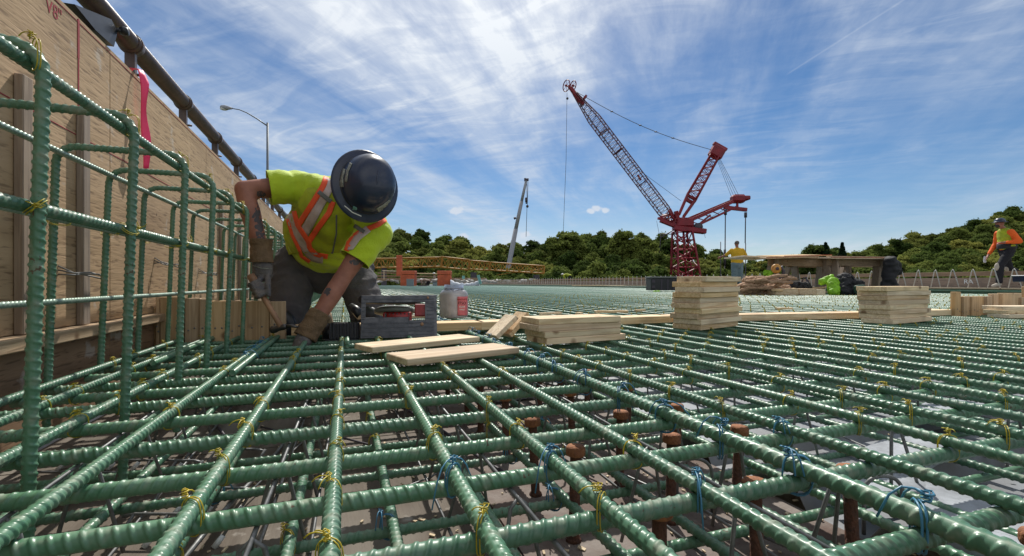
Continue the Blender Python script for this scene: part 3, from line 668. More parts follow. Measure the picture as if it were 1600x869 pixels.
for D, i, j, x, y in cr:
    blue = (i == 9 and y < 3.2) or (i, j) in ((8, 2), (10, 3), (7, 3), (3, 11), (3, 12), (3, 13), (3, 14), (6, 3))
    if blue:
        q = tie(random.choice(BTm), x, y, (.004 if i == 9 else 0), 1.26 if i == 9 else 1.02, 'blue wire tie where the %s lengthwise bar crosses the %s crosswise bar' % (ORD[i], ORD[j]), 'blue wire ties'); continue
    if 1.95 < y < 2.75 and random.random() < .5: continue
    if random.random() > .62: continue
    if cnt < 285: tie(random.choice(YT), x, y, 0, 1.0, 'twisted yellow wire tie where the %s lengthwise bar crosses the %s crosswise bar' % (ORD[i], ORD[j]), 'yellow wire ties'); cnt += 1
    elif D < 9.5:
        m = YTF; m.tube([(x-.012, y-.012, -.008), (x, y, .0128), (x+.012, y+.012, -.008)], .0024, 4); m.ball((x, y, .016), .006, n=6)
tag(YTF.build('distant_wire_ties', M['yellow_wire'], origin=(0, 0, 0)), 'tiny yellow wire ties dotting the far part of the mat', 'wire ties', kind='stuff')
# a couple of ties on the lower mat
spots = [(i_, j_) for i_ in range(2, 9) for j_ in range(2, 7)]; random.shuffle(spots)
for k, (i_, j_) in enumerate(spots[:16]):
    tie(random.choice(BTm if k % 3 == 0 else YT), -.53+.149*i_, (.24, .42, .61, .80, 1.04, 1.22, 1.43)[j_], -.145, 1.0, ('blue' if k % 3 == 0 else 'yellow')+' wire tie on the lower mat, crossing of its %s lengthwise and %s crosswise bar' % (ORD[i_], ORD[j_]), 'ties of the lower mat')

# ------------------------------------------------------------------ shear studs on the girder
ms = MB(); ms.lathe([(.0, .118), (.0155, .118), (.0170, .116), (.0172, .108), (.0160, .1065), (.0095, .106)], 16)
m2 = MB(); m2.lathe([(.0095, .108), (.0095, .004), (.0125, .002), (.0145, -.002), (.0, -.002)], 14)
hd = ms.mesh('head', M['rust_head']); sh = m2.mesh('shaft', M['rust'])
k = 0
for y in (.30, .52, .755, .93, 1.16, 1.38, 1.60, 1.84, 2.10, 2.4, 2.7, 3.0):
    for q, x in enumerate((.388, .572, .745)):
        t = thing('shear_stud', 'rusty headed stud, %s row from the camera, %s one of its row' % (ORD[[.30, .52, .755, .93, 1.16, 1.38, 1.60, 1.84, 2.10, 2.4, 2.7, 3.0].index(y)], ('left', 'middle', 'right')[q]), 'shear stud',
                  (x+random.uniform(-.012, .012), y+random.uniform(-.015, .015)-(.0 if q != 1 else .0), -.205), random.uniform(0, 6), 'shear studs on the girder')
        t.scale = (1, 1, 1.38); t.rotation_euler = (random.uniform(-.04, .04), random.uniform(-.04, .04), random.uniform(0, 6))
        a = bpy.data.objects.new('head', hd); b = bpy.data.objects.new('shaft', sh)
        for c in (a, b): COL.objects.link(c); c.parent = t

# ------------------------------------------------------------------ wire high chairs carrying the top mat
leg = MB(); leg.tube([(-.045, 0, -.195), (-.012, 0, -.045), (0, 0, -.034), (.012, 0, -.045), (.045, 0, -.195)], .0030, 6); leg_me = leg.mesh('leg', M['grey_wire'])
for k, (x, y0, y1) in enumerate(((-.37, .25, 3.0), (-.10, .30, 3.0), (.215, .3, 3.2), (.475, .2, 3.4), (.66, .2, 3.4), (1.02, .15, 3.6), (1.5, .2, 3.8), (2.05, .5, 3.8))):
    t = thing('bar_chair', 'long grey wire chair propping the top mat, %s from the wall' % ORD[k], 'bar support', (x, y0, 0), random.uniform(-.03, .03), 'wire chairs under the top mat'); L = y1-y0
    for nm, dx, z in (('top_wire', 0, -.034), ('runner', -.040, -.178), ('runner', .040, -.178)):
        m = MB(); m.tube([(dx, L*f, z) for f in (0, .5, 1)], .0030, 6); m.build(nm, M['grey_wire'], t, local=True)
    yy = .08
    while yy < L:
        c = bpy.data.objects.new('leg', leg_me); COL.objects.link(c); c.parent = t; c.location = (0, yy, 0); c.rotation_euler = (random.uniform(-.2, .2), 0, random.uniform(-.2, .2)); yy += .20
# bent wire loops (chair ends) and white-tipped chairs at the left
for k, (px, py, lb) in enumerate(((1085, 800, 'grey bent wire hoop standing between studs under the bars'), (1380, 835, 'grey bent wire hoop at the lower right under the thick bar'))):
    b = G(px, py, -.205); m = MB(); n = 12; m.tube([b+RT*.035*-math.cos(PI*f/n)+UP*(.075+.03*math.sin(PI*f/n)) if 0 < f < n else b+RT*.035*(-1 if f == 0 else 1) for f in range(n+1)], .0035, 7)
    tag(m.build('wire_hoop', M['grey_wire']), lb, 'wire hoop', 'bent wire hoops')
for k, (px, py) in enumerate(((120, 706), (300, 708), (195, 726), (60, 745), (210, 812), (255, 770))):
    p = G(px, py, -.17); t = thing('slab_bolster', 'low wire bolster with white plastic feet on the form floor, %s from the left' % ORD[(2, 5, 1, 0, 3, 4).index(k) if k in (2, 5, 1, 0, 3, 4) else 0], 'bar support', (p.x, p.y, -.205), -.35, 'white footed wire bolsters')
    m = MB(); m.tube([(-.02, 0, .04), (0, .0, .045), (.16, .0, .045), (.18, 0, .04)], .003, 6); m.build('top_wire', M['grey_wire'], t, local=True)
    for xx in (.0, .06, .12, .18):
        m = MB(); m.tube([(xx-.02, -.02, .004), (xx, 0, .045)], .003, 6); m.build('leg', M['grey_wire'], t, local=True)
        m = MB(); m.tube([(xx-.024, -.024, 0), (xx-.014, -.014, .016)], [.006, .0045], 8); m.build('foot_cap', M['white_tip'], t, local=True)
# foam pads and grey sheets on the right-hand forms
for k, (px, py, sx, sy, yaw) in enumerate(((1540, 800, .22, .16, .5), (1430, 700, .26, .12, .2), (1380, 760, .18, .09, -.3), (1590, 845, .2, .14, .1), (1160, 560, .3, .1, .2), (1480, 640, .35, .12, .3), (800, 600, .2, .10, .1))):
    p = G(px, py, -.15); z = -.205 if .28 < p.x < .86 else -.163
    m = MB(); m.box((p.x, p.y, z+.012), (sx, sy, .02), box_rot(yaw, random.uniform(-.05, .05)), .003); tag(m.build('foam_strip', M['foam']), 'white foam filler strip lying on the form under the bars, %s largest' % ORD[k], 'foam strip', 'foam strips under the mat')
for k in range(26):
    x = random.uniform(-.6, 2.4); y = random.uniform(.3, 1.6); a_ = PI/2+random.uniform(-.5, .5)*(1 if k % 3 else 2.5); L_ = random.uniform(.25, 1.3); z = -.19+random.uniform(0, .012); m = MB()
    m.tube([(x+math.cos(a_)*L_*f, y+math.sin(a_)*L_*f+.02*math.sin(f*5+k), z+.006*math.sin(f*7+k)) for f in (0, .2, .4, .6, .8, 1)], random.choice((.0022, .003, .0045)), 6)
    tag(m.build('loose_wire', M['grey_wire' if k % 4 else 'dark_steel']), 'loose grey wire rod lying on the form below the mats, %s from the left' % ORD[k], 'wire', 'loose rods under the mats')
# wood shavings and offcuts dropped through the mat
m = MB()
for k in range(1100):
    x, y = random.uniform(-.7, 1.6), random.uniform(.3, 2.6)
    s = random.uniform(.004, .014); m.box((x, y, -.2025 if x < .28 or x > .86 else -.2045), (s, s*random.uniform(.2, .6), .002), box_rot(random.uniform(0, 6), random.uniform(-.3, .3)))
tag(m.build('wood_chips', M['pine_pale'], origin=(0, 0, 0)), 'scattered sawdust chips on the form floor', 'wood chips', kind='stuff')

# ================================================================== LEFT WALL OF PLYWOOD FORMS
AW = -.78
wall = thing('plywood_form_wall', 'tall tan plywood form wall with ledge and battens on the left side', 'form wall', (AW, 0, -.2))
YP = -1.62; k = 0
while YP < YEND:
    m = MB(); m.box((AW-.010, YP+.61, (.115+1.068)/2), (.02, 1.2165, 1.068-.115), ch=.0015); m.build('panel', M['ply_wall'], wall)
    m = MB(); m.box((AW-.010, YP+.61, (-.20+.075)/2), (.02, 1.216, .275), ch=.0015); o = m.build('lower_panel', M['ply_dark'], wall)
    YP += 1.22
m = MB(); m.box((AW+.012, 22, .096), (.07, 49, .034), ch=.003); m.build('ledge', M['pine_y'], wall)
y = 1.535-.29*8
while y < 12:
    if 1.95 < y < 3.3: y += .291; continue
    top = .76 + random.uniform(-.02, .02)
    m = MB(); m.box((AW+.011, y, (.115+top)/2), (.020, .040, top-.115), ch=.002); m.build('batten', M['weather_z'], wall); y += .291
for z in (.25, .62, .95):
    m = MB(); m.box((AW-.042, 22, z), (.04, 49, .09)); m.build('waler', M['weather_y'], wall)
m = MB()
y = -1.0
while y < 45: m.box((AW-.085, y, .42), (.04, .09, 1.2)); m.bar((AW-.11, y, .8), (AW-.44, y, -.2), .04, .09); y += .9
m.build('brace_frame', M['weather_z'], wall)
m = MB(); m.box((AW+.0008, 1.83, .905), (.0014, .006, .315)); m.box((AW+.0008, 1.83, 1.0), (.0016, .010, .12)); m.box((AW+.0008, 10, .70), (.0014, 24, .0025)); m.box((AW+.0008, 10, 1.052), (.0014, 24, .002)); m.build('chalk_line', M['redchalk'], wall)
mw = Matrix.Translation((AW+.0006, 1.70, 1.015)) @ Matrix.Rotation(PI/2, 4, 'Z') @ Matrix.Rotation(PI/2, 4, 'X')
text('chalk_writing', 'V8"', .055, M['redchalk'], wall, mw, .0004)
# wire ends sticking out of the form ties
for k, (y, z, dx) in enumerate(((1.66, .42, .05), (1.72, .27, .04), (2.45, .33, .04), (3.1, .3, .04), (1.2, .47, .05))):
    m = MB()
    for q in range(3):
        a = random.uniform(-.5, .5); m.tube([(AW, y, z+q*.012), (AW+.03, y+.01+.01*q, z+.012*a), (AW+dx+.02*q, y+.04, z+.02*q*a), (AW+dx+.035, y+.075, z-.01+.02*a)], .0022, 6)
    tag(m.build('form_tie', M['grey_wire']), 'bundle of bent grey tie wires sticking out of the plywood, %s of five' % ORD[(1, 2, 3, 4, 0)[k]], 'wire tie', 'form ties in the plywood')

# tube rail on brackets along the top
AT, ZT = -.822, 1.216
rail = thing('tube_rail', 'brown painted steel tube rail running above the plywood wall', 'rail', (AT, 0, 1.05))
m = MB(); m.tube([(AT, y, ZT) for y in (-1.5, 5, 15, 30, 45)], .0370, 22); m.build('tube', M['tube'], rail)
y = 2.33-.66*5
while y < 30:
    m = MB(); m.tube([(AT, y-.03, ZT), (AT, y+.03, ZT)], .0405, 22); m.tube([(AT, y-.006, ZT), (AT, y+.006, ZT)], .0440, 22); m.build('collar', M['tube'], rail)
    m = MB(); m.bar((AT, y, ZT-.028), (AT, y, 1.0), .022, .035, up=(1, 0, 0)); m.tube([(AT-.0, y+.02, 1.10), (AT+.035, y+.02, 1.10)], .006, 8); m.build('bracket', M['tube'], rail); y += .66
# black clamp with a knob on the wall top
cl = thing('form_clamp', 'black steel clamp with round knob hooked over the wall top under the tube', 'clamp', (AW-.02, 2.0, 1.05))
m = MB(); m.add([V((AW+.004, 1.8, 1.092)), V((AW+.004, 2.04, 1.172)), V((AW+.004, 2.09, 1.155)), V((AW+.004, 2.06, 1.085)), V((AW+.004, 1.93, 1.078)), V((AW-.03, 1.8, 1.092)), V((AW-.03, 2.04, 1.172)), V((AW-.03, 2.09, 1.155)), V((AW-.03, 2.06, 1.085)), V((AW-.03, 1.93, 1.078))],
                [(0, 1, 2, 3, 4), (9, 8, 7, 6, 5), (0, 5, 6, 1), (1, 6, 7, 2), (2, 7, 8, 3), (3, 8, 9, 4), (4, 9, 5, 0)]); m.build('jaw', M['blackpl'], cl)
m = MB(); m.lathe([(0, -.012), (.013, -.012), (.016, 0), (.013, .012), (0, .012)], 16, Matrix.Translation((AW+.02, 2.10, 1.163)) @ Matrix.Rotation(PI/2, 4, 'Y')); m.tube([(AW-.03, 2.10, 1.163), (AW+.02, 2.10, 1.163)], .009, 8); m.build('knob', M['blackpl'], cl)
# pink tape
m = MB(); vs, fs = [], []; n = 24
prof = [(AW-.05, 1.02), (AW-.012, 1.083), (AW+.012, 1.084)] + [(AW+.016+.010*math.sin(k*.5)*.5+.012*k/21, 1.065-.37*k/21) for k in range(22)]
for k, (x, z) in enumerate(prof):
    wv = .024+.006*math.sin(k*.45); yc = 2.245+.006*math.sin(k*.6)
    for q in range(5): f = q/4-.5; tw = min(1, k/5); vs.append((x+.012*tw+wv*.85*f*tw, yc+wv*f*(1-.5*tw), z+.001*q))
for k in range(len(prof)-1):
    for q in range(4): fs.append((k*5+q, k*5+q+1, (k+1)*5+q+1, (k+1)*5+q))
m.add(vs, fs, True); o = m.build('flagging_tape', M['pink']); thicken(o, .0012); tag(o, 'bright pink flagging tape draped over the plywood wall top', 'tape')

# ------------------------------------------------------------------ hairpin dowels along the wall
def hairpin(af, ab, ztop, zbot, lean, R_=.042, fine=True):
    pts = []; c = []
    def arc(cx, cz, a0, a1, n=14):
        for k in range(n+1):
            a = a0+(a1-a0)*k/n; c.append((cx+R_*math.cos(a), cz+R_*math.sin(a)))
    c.append((af, zbot)); 
    arc(af-R_, ztop-R_, 0, PI/2); arc(ab+R_, ztop-R_, PI/2, PI); c.append((ab, zbot))
    P = np.array([(x+lean*(z-zbot), 0, z) for x, z in c]); d = np.r_[0, np.cumsum(np.linalg.norm(np.diff(P, axis=0), axis=1))]
    s = np.arange(0, d[-1], .0014 if fine else .0026); X = np.interp(s, d, P[:, 0]); Z = np.interp(s, d, P[:, 2])
    ker = np.ones(9)/9; pad = lambda q: np.r_[np.repeat(q[0], 4), q, np.repeat(q[-1], 4)]; X = np.convolve(pad(X), ker, 'valid'); Z = np.convolve(pad(Z), ker, 'valid')
    path = np.stack([X, 0*X, Z], 1); T = np.gradient(path, axis=0); T /= np.linalg.norm(T, axis=1)[:, None]; Nn = np.tile([0., 1, 0], (len(s), 1)); Bn = np.cross(T, Nn)
    v, f = sweep(path, T, Nn, Bn, s, .0077, 28 if fine else 14, .0014, .0130); return np_mesh('hairpin_bar', [(v, f, 0)], [M['epoxy']])
ZH = .58
hp = [hairpin(-.40, -.67, ZH, -.15, .028), hairpin(-.40, -.67, ZH, -.15, .036, fine=False)]
HY = [.52, .836, 1.15, 1.47, 1.73, 2.0, 2.27]
while HY[-1] < 24: HY.append(HY[-1]+.288+random.uniform(-.01, .01))
for k, y in enumerate(HY):
    o = bpy.data.objects.new('hairpin_bar', hp[0] if k < 4 else hp[1]); COL.objects.link(o); o.location = (-.018, y, random.uniform(-.004, .004)); o.rotation_euler = (0, 0, random.uniform(-.02, .02))
    tag(o, 'green hairpin dowel standing between wall and mat, %s from the camera' % ORD[k], 'rebar dowel', 'hairpin dowels along the wall')
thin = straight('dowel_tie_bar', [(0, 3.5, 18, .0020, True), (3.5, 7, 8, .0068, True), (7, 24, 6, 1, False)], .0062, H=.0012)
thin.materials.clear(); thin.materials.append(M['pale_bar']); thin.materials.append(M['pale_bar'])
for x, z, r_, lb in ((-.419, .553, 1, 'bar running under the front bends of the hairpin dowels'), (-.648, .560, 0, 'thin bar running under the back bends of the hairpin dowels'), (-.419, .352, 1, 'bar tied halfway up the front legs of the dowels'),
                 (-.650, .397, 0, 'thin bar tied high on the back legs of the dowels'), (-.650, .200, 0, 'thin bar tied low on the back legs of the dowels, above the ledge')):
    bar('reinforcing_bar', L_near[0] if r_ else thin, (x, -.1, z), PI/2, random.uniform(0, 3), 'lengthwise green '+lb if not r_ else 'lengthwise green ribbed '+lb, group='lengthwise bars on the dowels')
for k, y in enumerate(HY[:9]):
    for z, x in ((ZH-.008, -.405), (.352, -.405), (.397, -.655)):
        if random.random() < .85:
            o = tie(random.choice(YT), x-.0, y+.004, z, 1.05, 'yellow wire tie on the %s hairpin dowel from the camera, %s' % (ORD[k], {.352: 'halfway up its front leg', .397: 'high on its back leg'}.get(z, 'at its top bend')), 'ties on the dowels'); o.rotation_euler = (PI/2, 0, random.uniform(0, 3)) if z < .5 else (0, 0, random.uniform(0, 3))

# ================================================================== BULKHEAD BOARDS ACROSS THE MAT
def upright_boards(pxs, tops, t0, t1, tilt, grp, where):
    for k in range(len(pxs)-1):
        a, b = pxs[k], pxs[k+1]; f = (a+b)/2; tt = t0+(t1-t0)*((f-pxs[0])/(pxs[-1]-pxs[0]))
        pa, pb = [V((0, 0, 0))+FW*d+RT*((q-800)/FPX*d) for q in (a, b) for d in [tt/(FW.y+RT.y*(q-800)/FPX)]]
        wd = (pb-pa).length-.0015; c = (pa+pb)/2; D = c.dot(FW); zt = CAMZ+(442-tops[k])/FPX*D; zb = -.10
        m = MB(); m.box((c.x, c.y+(.012 if k % 3 == 1 else 0), (zt+zb)/2), (wd, .036, zt-zb), box_rot(math.atan2(pb.y-pa.y, pb.x-pa.x)) @ Matrix.Rotation(random.uniform(-.01, .01), 3, 'Y'), .0025)
        o = m.build('bulkhead_board', M['pine_z']); tag(o, '%s upright board %s' % (ORD[k], where), 'board', grp)
        dx = (pb-pa).normalized(); nrm = V((dx.y, -dx.x, 0))
        for q in range(2):
            m = MB(); m.lathe([(0, .0016), (.004, .0012), (.0042, 0), (0, 0)], 8, Matrix.Translation(c+nrm*.0185+dx*wd*(-.2+.4*q)+V((0, 0, .04+random.uniform(-.01, .02)))) @ nrm.to_track_quat('Z', 'Y').to_matrix().to_4x4()); m.build('nail_head', M['grey_wire'], o, local=True).matrix_parent_inverse = Matrix.Translation(-o.location)
upright_boards([203, 221, 245, 252, 289, 313, 330, 356, 383, 422, 447], [470, 481, 464, 464, 466, 467, 470, 470, 470, 471], 2.46, 2.40, 0, 'upright boards beside the kneeling worker', 'from the left in the low bulkhead beside the kneeling worker')
upright_boards([1489, 1497, 1502, 1514, 1527, 1538, 1548, 1556, 1562, 1592, 1604, 1618, 1640, 1665], [456, 464, 463, 463, 463, 463, 459, 459, 458, 465, 448, 462, 462], 2.18, 2.02, 0, 'upright boards at the right edge', 'from the left in the low bulkhead at the right edge')

def plank(p, q, wd, th, label, mat='pine', side=1, name='plank', grp=None, z0=.0095, sink=0):
    """plank whose near bottom edge runs from p to q"""
    p, q = V(p), V(q); p.z = q.z = 0; d = (q-p).normalized(); nrm = V((-d.y, d.x, 0))*side; c = (p+q)/2+nrm*wd/2; L = (q-p).length
    m = MB(); m.box((0, 0, th/2), (L, wd, th), None, .0022); o = m.build(name, M[mat], origin=(0, 0, 0)); o.location = (c.x, c.y, z0); o.rotation_euler = (0, sink, math.atan2(d.y, d.x))
    return tag(o, label, 'board', grp)
plank(G(455, 524), G(757, 515), .14, .040, 'long pine plank lying behind the circular saw and under the jar', name='plank', grp='planks in a line across the mat')
plank(G(757, 517)+V((.002, .06, 0)), G(1050, 503.5), .14, .040, 'long pine plank behind the low board stack', 'pine_pale', grp='planks in a line across the mat')
plank(G(1052, 503.5), G(1345, 497.3), .14, .040, 'long pine plank between the two tall board stacks', 'pine', grp='planks in a line across the mat')
plank(G(1347, 497.5), G(1489, 492), .14, .040, 'shorter pine plank ending at the upright boards on the right', 'pine_pale', grp='planks in a line across the mat')
for k, (px, py, L, wd, yaw) in enumerate(((640, 497, .20, .03, .1), (860, 492, .16, .02, .3), (955, 489, .22, .03, -.1), (905, 492, .05, .03, .8), (1000, 487, .10, .02, .4), (1225, 484, .14, .02, .0), (1410, 481, .09, .03, .5))):
    p = G(px, py, .05); m = MB(); m.box((p.x, p.y, .0585), (L, wd, .014), box_rot(yaw-.1), .001); tag(m.build('wood_offcut', M['pine_pale']), 'thin pine offcut lying on the plank line, %s from the left' % ORD[(0, 1, 3, 2, 4, 5, 6)[k]], 'offcut', 'offcuts on the planks')
def yawed(px, py, w_, l_, th, n, yaw, names, mats, jit=.006, z0=.0095, dx=0):
    """stack of short boards; (px, py) is its nearest bottom corner"""
    c0 = G(px, py); u = V((math.cos(yaw), math.sin(yaw), 0)); v = V((-math.sin(yaw), math.cos(yaw), 0)); z = z0
    for k in range(n):
        y2 = yaw+random.uniform(-jit*8, jit*8); u2 = V((math.cos(y2), math.sin(y2), 0)); L = l_*random.uniform(.93, 1.05); c = c0+u*l_/2+v*w_/2+V((random.uniform(-jit, jit), random.uniform(-jit, jit), 0))*2
        m = MB(); m.box((0, 0, th/2), (L, w_, th-.0006), None, .0018); o = m.build('short_board', M[mats[k % len(mats)]], origin=(0, 0, 0)); o.location = (c.x, c.y, z); o.rotation_euler = (0, 0, y2)
        tag(o, '%s board from the bottom of the %s' % (ORD[k], names), 'board', 'boards of the '+names); z += th
yawed(1096, 516, .155, .42, .0268, 10, R(21), 'tallest board stack, nearest the man in mustard', ['pine', 'pine_pale'])
yawed(1388, 506, .16, .50, .0268, 8, R(8), 'tall board stack on the right', ['pine_pale', 'pine_pale', 'pine'])
yawed(847, 538, .16, .385, .0245, 4, R(6), 'low board stack in the centre', ['pine', 'pine_pale'])
yawed(1583, 497, .14, .5, .026, 3, R(-10), 'small board stack at the right edge', ['pine_pale'], jit=.02)
plank(G(636, 571), G(812, 551), .15, .020, 'nearest loose pine board lying flat on the top bars', 'pine', grp='loose boards by the saw')
plank(G(582, 551), G(750, 533), .14, .020, 'loose pine board lying flat just in front of the saw', 'pine_pale', grp='loose boards by the saw')
for k, (px, py) in enumerate(((768, 530), (790, 528))):
    p = G(px, py); m = MB(); m.box((0, 0, .075), (.020, .10, .13), None, .002); o = m.build('short_board', M['pine' if k else 'pine_pale'], origin=(0, 0, 0)); o.location = (p.x+.015, p.y+.07, .008); o.rotation_euler = (0, R(50-6*k), R(10)); tag(o, 'short board leaning on the low stack, %s one' % ('outer', 'inner')[k], 'board', 'leaning boards')
# ================================================================== KNEELING WORKER
def hand_fingers(prims, base, along, side, palmn, lens=(.072, .080, .075, .060), curl=0.9, spread=.019, r=.0095):
    """four fingers from a knuckle line, each three bones bending towards palmn"""
    along, side, palmn = V(along).normalized(), V(side).normalized(), V(palmn).normalized()
    for k in range(4):
        p = V(base)+side*spread*(k-1.5); a = 0; keys = [(p-along*.03, r*1.1, r*1.1), (p, r*1.08, r*1.05)]
        for q, fr in enumerate((.45, .32, .25)):
            a += curl*(1.0 if q else .75)*(1+.06*k); d = along*math.cos(a)+palmn*math.sin(a); p = p+d*lens[k]*fr; keys.append((p, r*(1-.08*q), r*(1-.08*q)))
        prims.append((keys, side))
kw = thing('person', 'kneeling worker in lime shirt, hi-vis vest and navy full-brim hard hat, hammering at the boards', 'person', tuple(G(510, 505)))
sL, sR = W(462, 292, 2.27), W(584, 362, 2.20)         # shoulders as seen left and right
eL, wL = W(381, 296, 2.16), W(408, 392, 2.12)
eR, wR = W(537, 432, 2.12), W(489, 508, 2.02)
pel = W(503, 402, 2.62); hL, hR = W(462, 412, 2.60), W(548, 408, 2.62); kL, kR = W(447, 506, 2.42), W(578, 500, 2.48)
aL, aR = kL+FW*.42+UP*.0, kR+FW*.42; ches = W(520, 332, 2.30); belly = W(505, 372, 2.45); neck = W(552, 302, 2.14); headc = W(571, 296, 2.085)
side = (sR-sL).normalized()
legax = RT
body = [([(headc-FW*.02+RT*.01, .078, .085), (headc+FW*.06-RT*.03, .070, .078)], RT), ([(headc+FW*.05, .052, .055), (neck+FW*.04, .058, .058), (ches+UP*.02, .07, .07)], side),
        ([(neck+FW*.08, .10, .08), (ches, .16, .10), (belly, .15, .11), (pel, .155, .115)], side),
        ([(sL, .058, .058), (sL.lerp(eL, .5), .050, .050), (eL, .041, .043), (eL.lerp(wL, .35), .043, .047), (wL, .029, .034)], FW),
        ([(sR, .058, .058), (sR.lerp(eR, .55), .048, .048), (eR, .041, .041), (eR.lerp(wR, .35), .043, .043), (wR, .030, .033), (wR+(wR-eR).normalized()*.05, .036, .028)], FW),
        ([(wL, .030, .034), (wL-UP*.05, .036, .03)], FW),
        ([(hL, .088, .09), (kL, .062, .066)], RT), ([(kL, .062, .062), (aL, .045, .045)], RT), ([(hR, .088, .09), (kR, .062, .066)], RT), ([(kR, .062, .062), (aR, .045, .045)], RT),
        ([(headc-UP*.085-FW*.0, .012, .016), (headc-UP*.100, .010, .012)], RT),          # nose
        ([(headc-UP*.055+FW*.055, .035, .03)], RT),                                       # chin
        ([(headc+RT*.083+FW*.01, .012, .026)], RT), ([(headc-RT*.083+FW*.01, .012, .026)], RT)]
blob('body', body, .010, M['skin'], kw, smooth=5)
m = MB()
for sx in (-1, 1): m.ball(headc-UP*.082+RT*.032*sx-FW*.025, .012, n=10)
m.build('eyes', M['white'], kw)
blob('hair', [([(headc-FW*.0+UP*.02, .083, .085), (headc+FW*.05+UP*.03, .078, .075)], RT)], .010, M['hair'], kw)
# shirt (torso + sleeves with open hems), vest over it
dL = (eL-sL).normalized(); dR = (eR-sR).normalized(); hemL = sL.lerp(eL, .53); hemR = sR.lerp(eR, .64)
shirt = [([(neck+FW*.10+UP*.015, .115, .085), (ches, .185, .125), (belly-RT*.012, .196, .140), (pel+UP*.03-FW*.02, .184, .145)], side),
         ([(sL+FW*.03, .085, .085), (sL.lerp(eL, .30), .080, .082), (sL.lerp(eL, .70), .074, .084)], FW), ([(sR+FW*.02-RT*.01, .086, .086), (sR.lerp(eR, .35), .074, .078), (sR.lerp(eR, .78), .064, .074)], FW),
         ([(neck+FW*.11, .10, .07), (sL+FW*.03, .088, .08)], FW), ([(neck+FW*.11, .10, .07), (sR+FW*.02, .088, .08)], FW)]
sh_o = blob('shirt', shirt, .009, M['lime'], kw, smooth=5, wrinkle=.0105, wscale=12, cuts=[(hemL, dL, .17), (hemR, dR, .17)]); thicken(sh_o, .003)
vest = [([(neck+FW*.105+UP*.012, .105, .088), (ches-FW*.004, .178, .136), (belly-FW*.004-RT*.012, .200, .154), (pel+UP*.035-FW*.028, .188, .158)], side)]
vs_o = blob('vest', vest, .009, M['vest_yellow'], kw, smooth=5, wrinkle=.010, wscale=10, cuts=[(pel+UP*.005-FW*.09, -UP, .4), (neck+FW*.06, (neck-ches).normalized(), .25)]); thicken(vs_o, .002)
def join_bvh(obs):
    vs, fs = [], []
    for o_ in obs:
        k = len(vs); mat = Matrix.Identity(4); vs += [v.co.copy() for v in o_.data.vertices]; fs += [[i+k for i in p.vertices] for p in o_.data.polygons]
    return BVHTree.FromPolygons(vs, fs)
cloth = join_bvh([sh_o, vs_o])
def z1(x, y): return (360+x/4.829, 220+y/4.829)
def z2(x, y): return (360+x/4.829, 370+y/4.829)
SA_ = [(512, 246), (520, 268), (511, 295), (496, 325), (476, 352), (462, 366)]
SB_ = [(520, 246), (527, 268), (520, 298), (506, 330), (488, 358), (477, 374)]
strip_on('orange_tape', cloth, [z1(720, 125), z1(752, 200), z1(700, 345), z1(600, 505), z1(505, 650)], (.022, .022), M['vest_orange'], kw, .004)
strip_on('silver_tape', cloth, [z1(765, 180), z1(752, 345), z1(650, 530), z1(555, 700)], (.030, .038), M['vest_silver'], kw, .003)
strip_on('orange_tape', cloth, [z1(775, 460), z1(745, 545), z1(660, 660), z1(590, 765)], (.022, .022), M['vest_orange'], kw, .004)
strip_on('silver_tape', cloth, [z1(440, 470), z1(462, 620), z1(525, 745), z1(600, 850), z2(640, 160), z2(700, 165)], (.028, .040), M['vest_silver'], kw, .003)
strip_on('orange_tape', cloth, [z1(480, 530), z1(510, 640), z1(590, 760), z2(600, 90), z2(650, 135), z2(735, 150)], (.018, .020), M['vest_orange'], kw, .005)
strip_on('orange_tape', cloth, [z1(430, 590), z1(470, 720), z1(520, 820), z2(540, 150), z2(600, 190)], (.012, .014), M['vest_orange'], kw, .005)
strip_on('orange_tape', cloth, [z1(1225, 545), z1(1120, 630), z1(980, 690), z1(905, 740), z1(870, 850)], (.022, .020), M['vest_orange'], kw, .004)
strip_on('silver_tape', cloth, [z1(1040, 665), z1(960, 730), z1(905, 810), z2(890, 80)], (.03, .024), M['vest_silver'], kw, .0045)
strip_on('grey_strap', cloth, [z1(665, 385), z1(760, 460)], (.018, .018), M['grey_strap'], kw, .006)
strip_on('grey_strap', cloth, [z1(935, 640), z1(1010, 690)], (.016, .016), M['grey_strap'], kw, .006)
strip_on('vest_seam', cloth, [z1(800, 560), z1(800, 700), z1(770, 850), z2(760, 120)], (.006, .006), M['grey_strap'], kw, .003)
# trousers
tr = [([(pel+UP*.01, .170, .135), (pel-UP*.06, .165, .14)], side), ([(hL, .112, .12), (hL.lerp(kL, .5), .106, .11), (kL, .088, .088)], RT), ([(hR, .112, .12), (hR.lerp(kR, .5), .106, .11), (kR, .080, .084)], RT),
      ([(kL+FW*.02, .078, .072), (aL, .058, .055)], RT), ([(kR+FW*.02, .078, .072), (aR, .058, .055)], RT)]
tro = blob('trousers', tr, .010, M['trousers'], kw, smooth=4, wrinkle=.016, wscale=11)
for kk in (kL, kR): m = MB(); m.ball(kk-FW*.06-UP*.01+(RT*.01), .072, .035, .085, 14, FW.to_track_quat('Y', 'Z').to_matrix()); m.build('knee_pad', M['blackpl'], kw)
for k in (aL, aR): m = MB(); m.tube([k+UP*.0-FW*.03, k+FW*.05, k+FW*.12-UP*.09, k+FW*.12-UP*.14], [.055, .055, .045, .04], 12); m.build('boot', M['weather'], kw)
m = MB(); cb = W(505, 398, 2.48); 
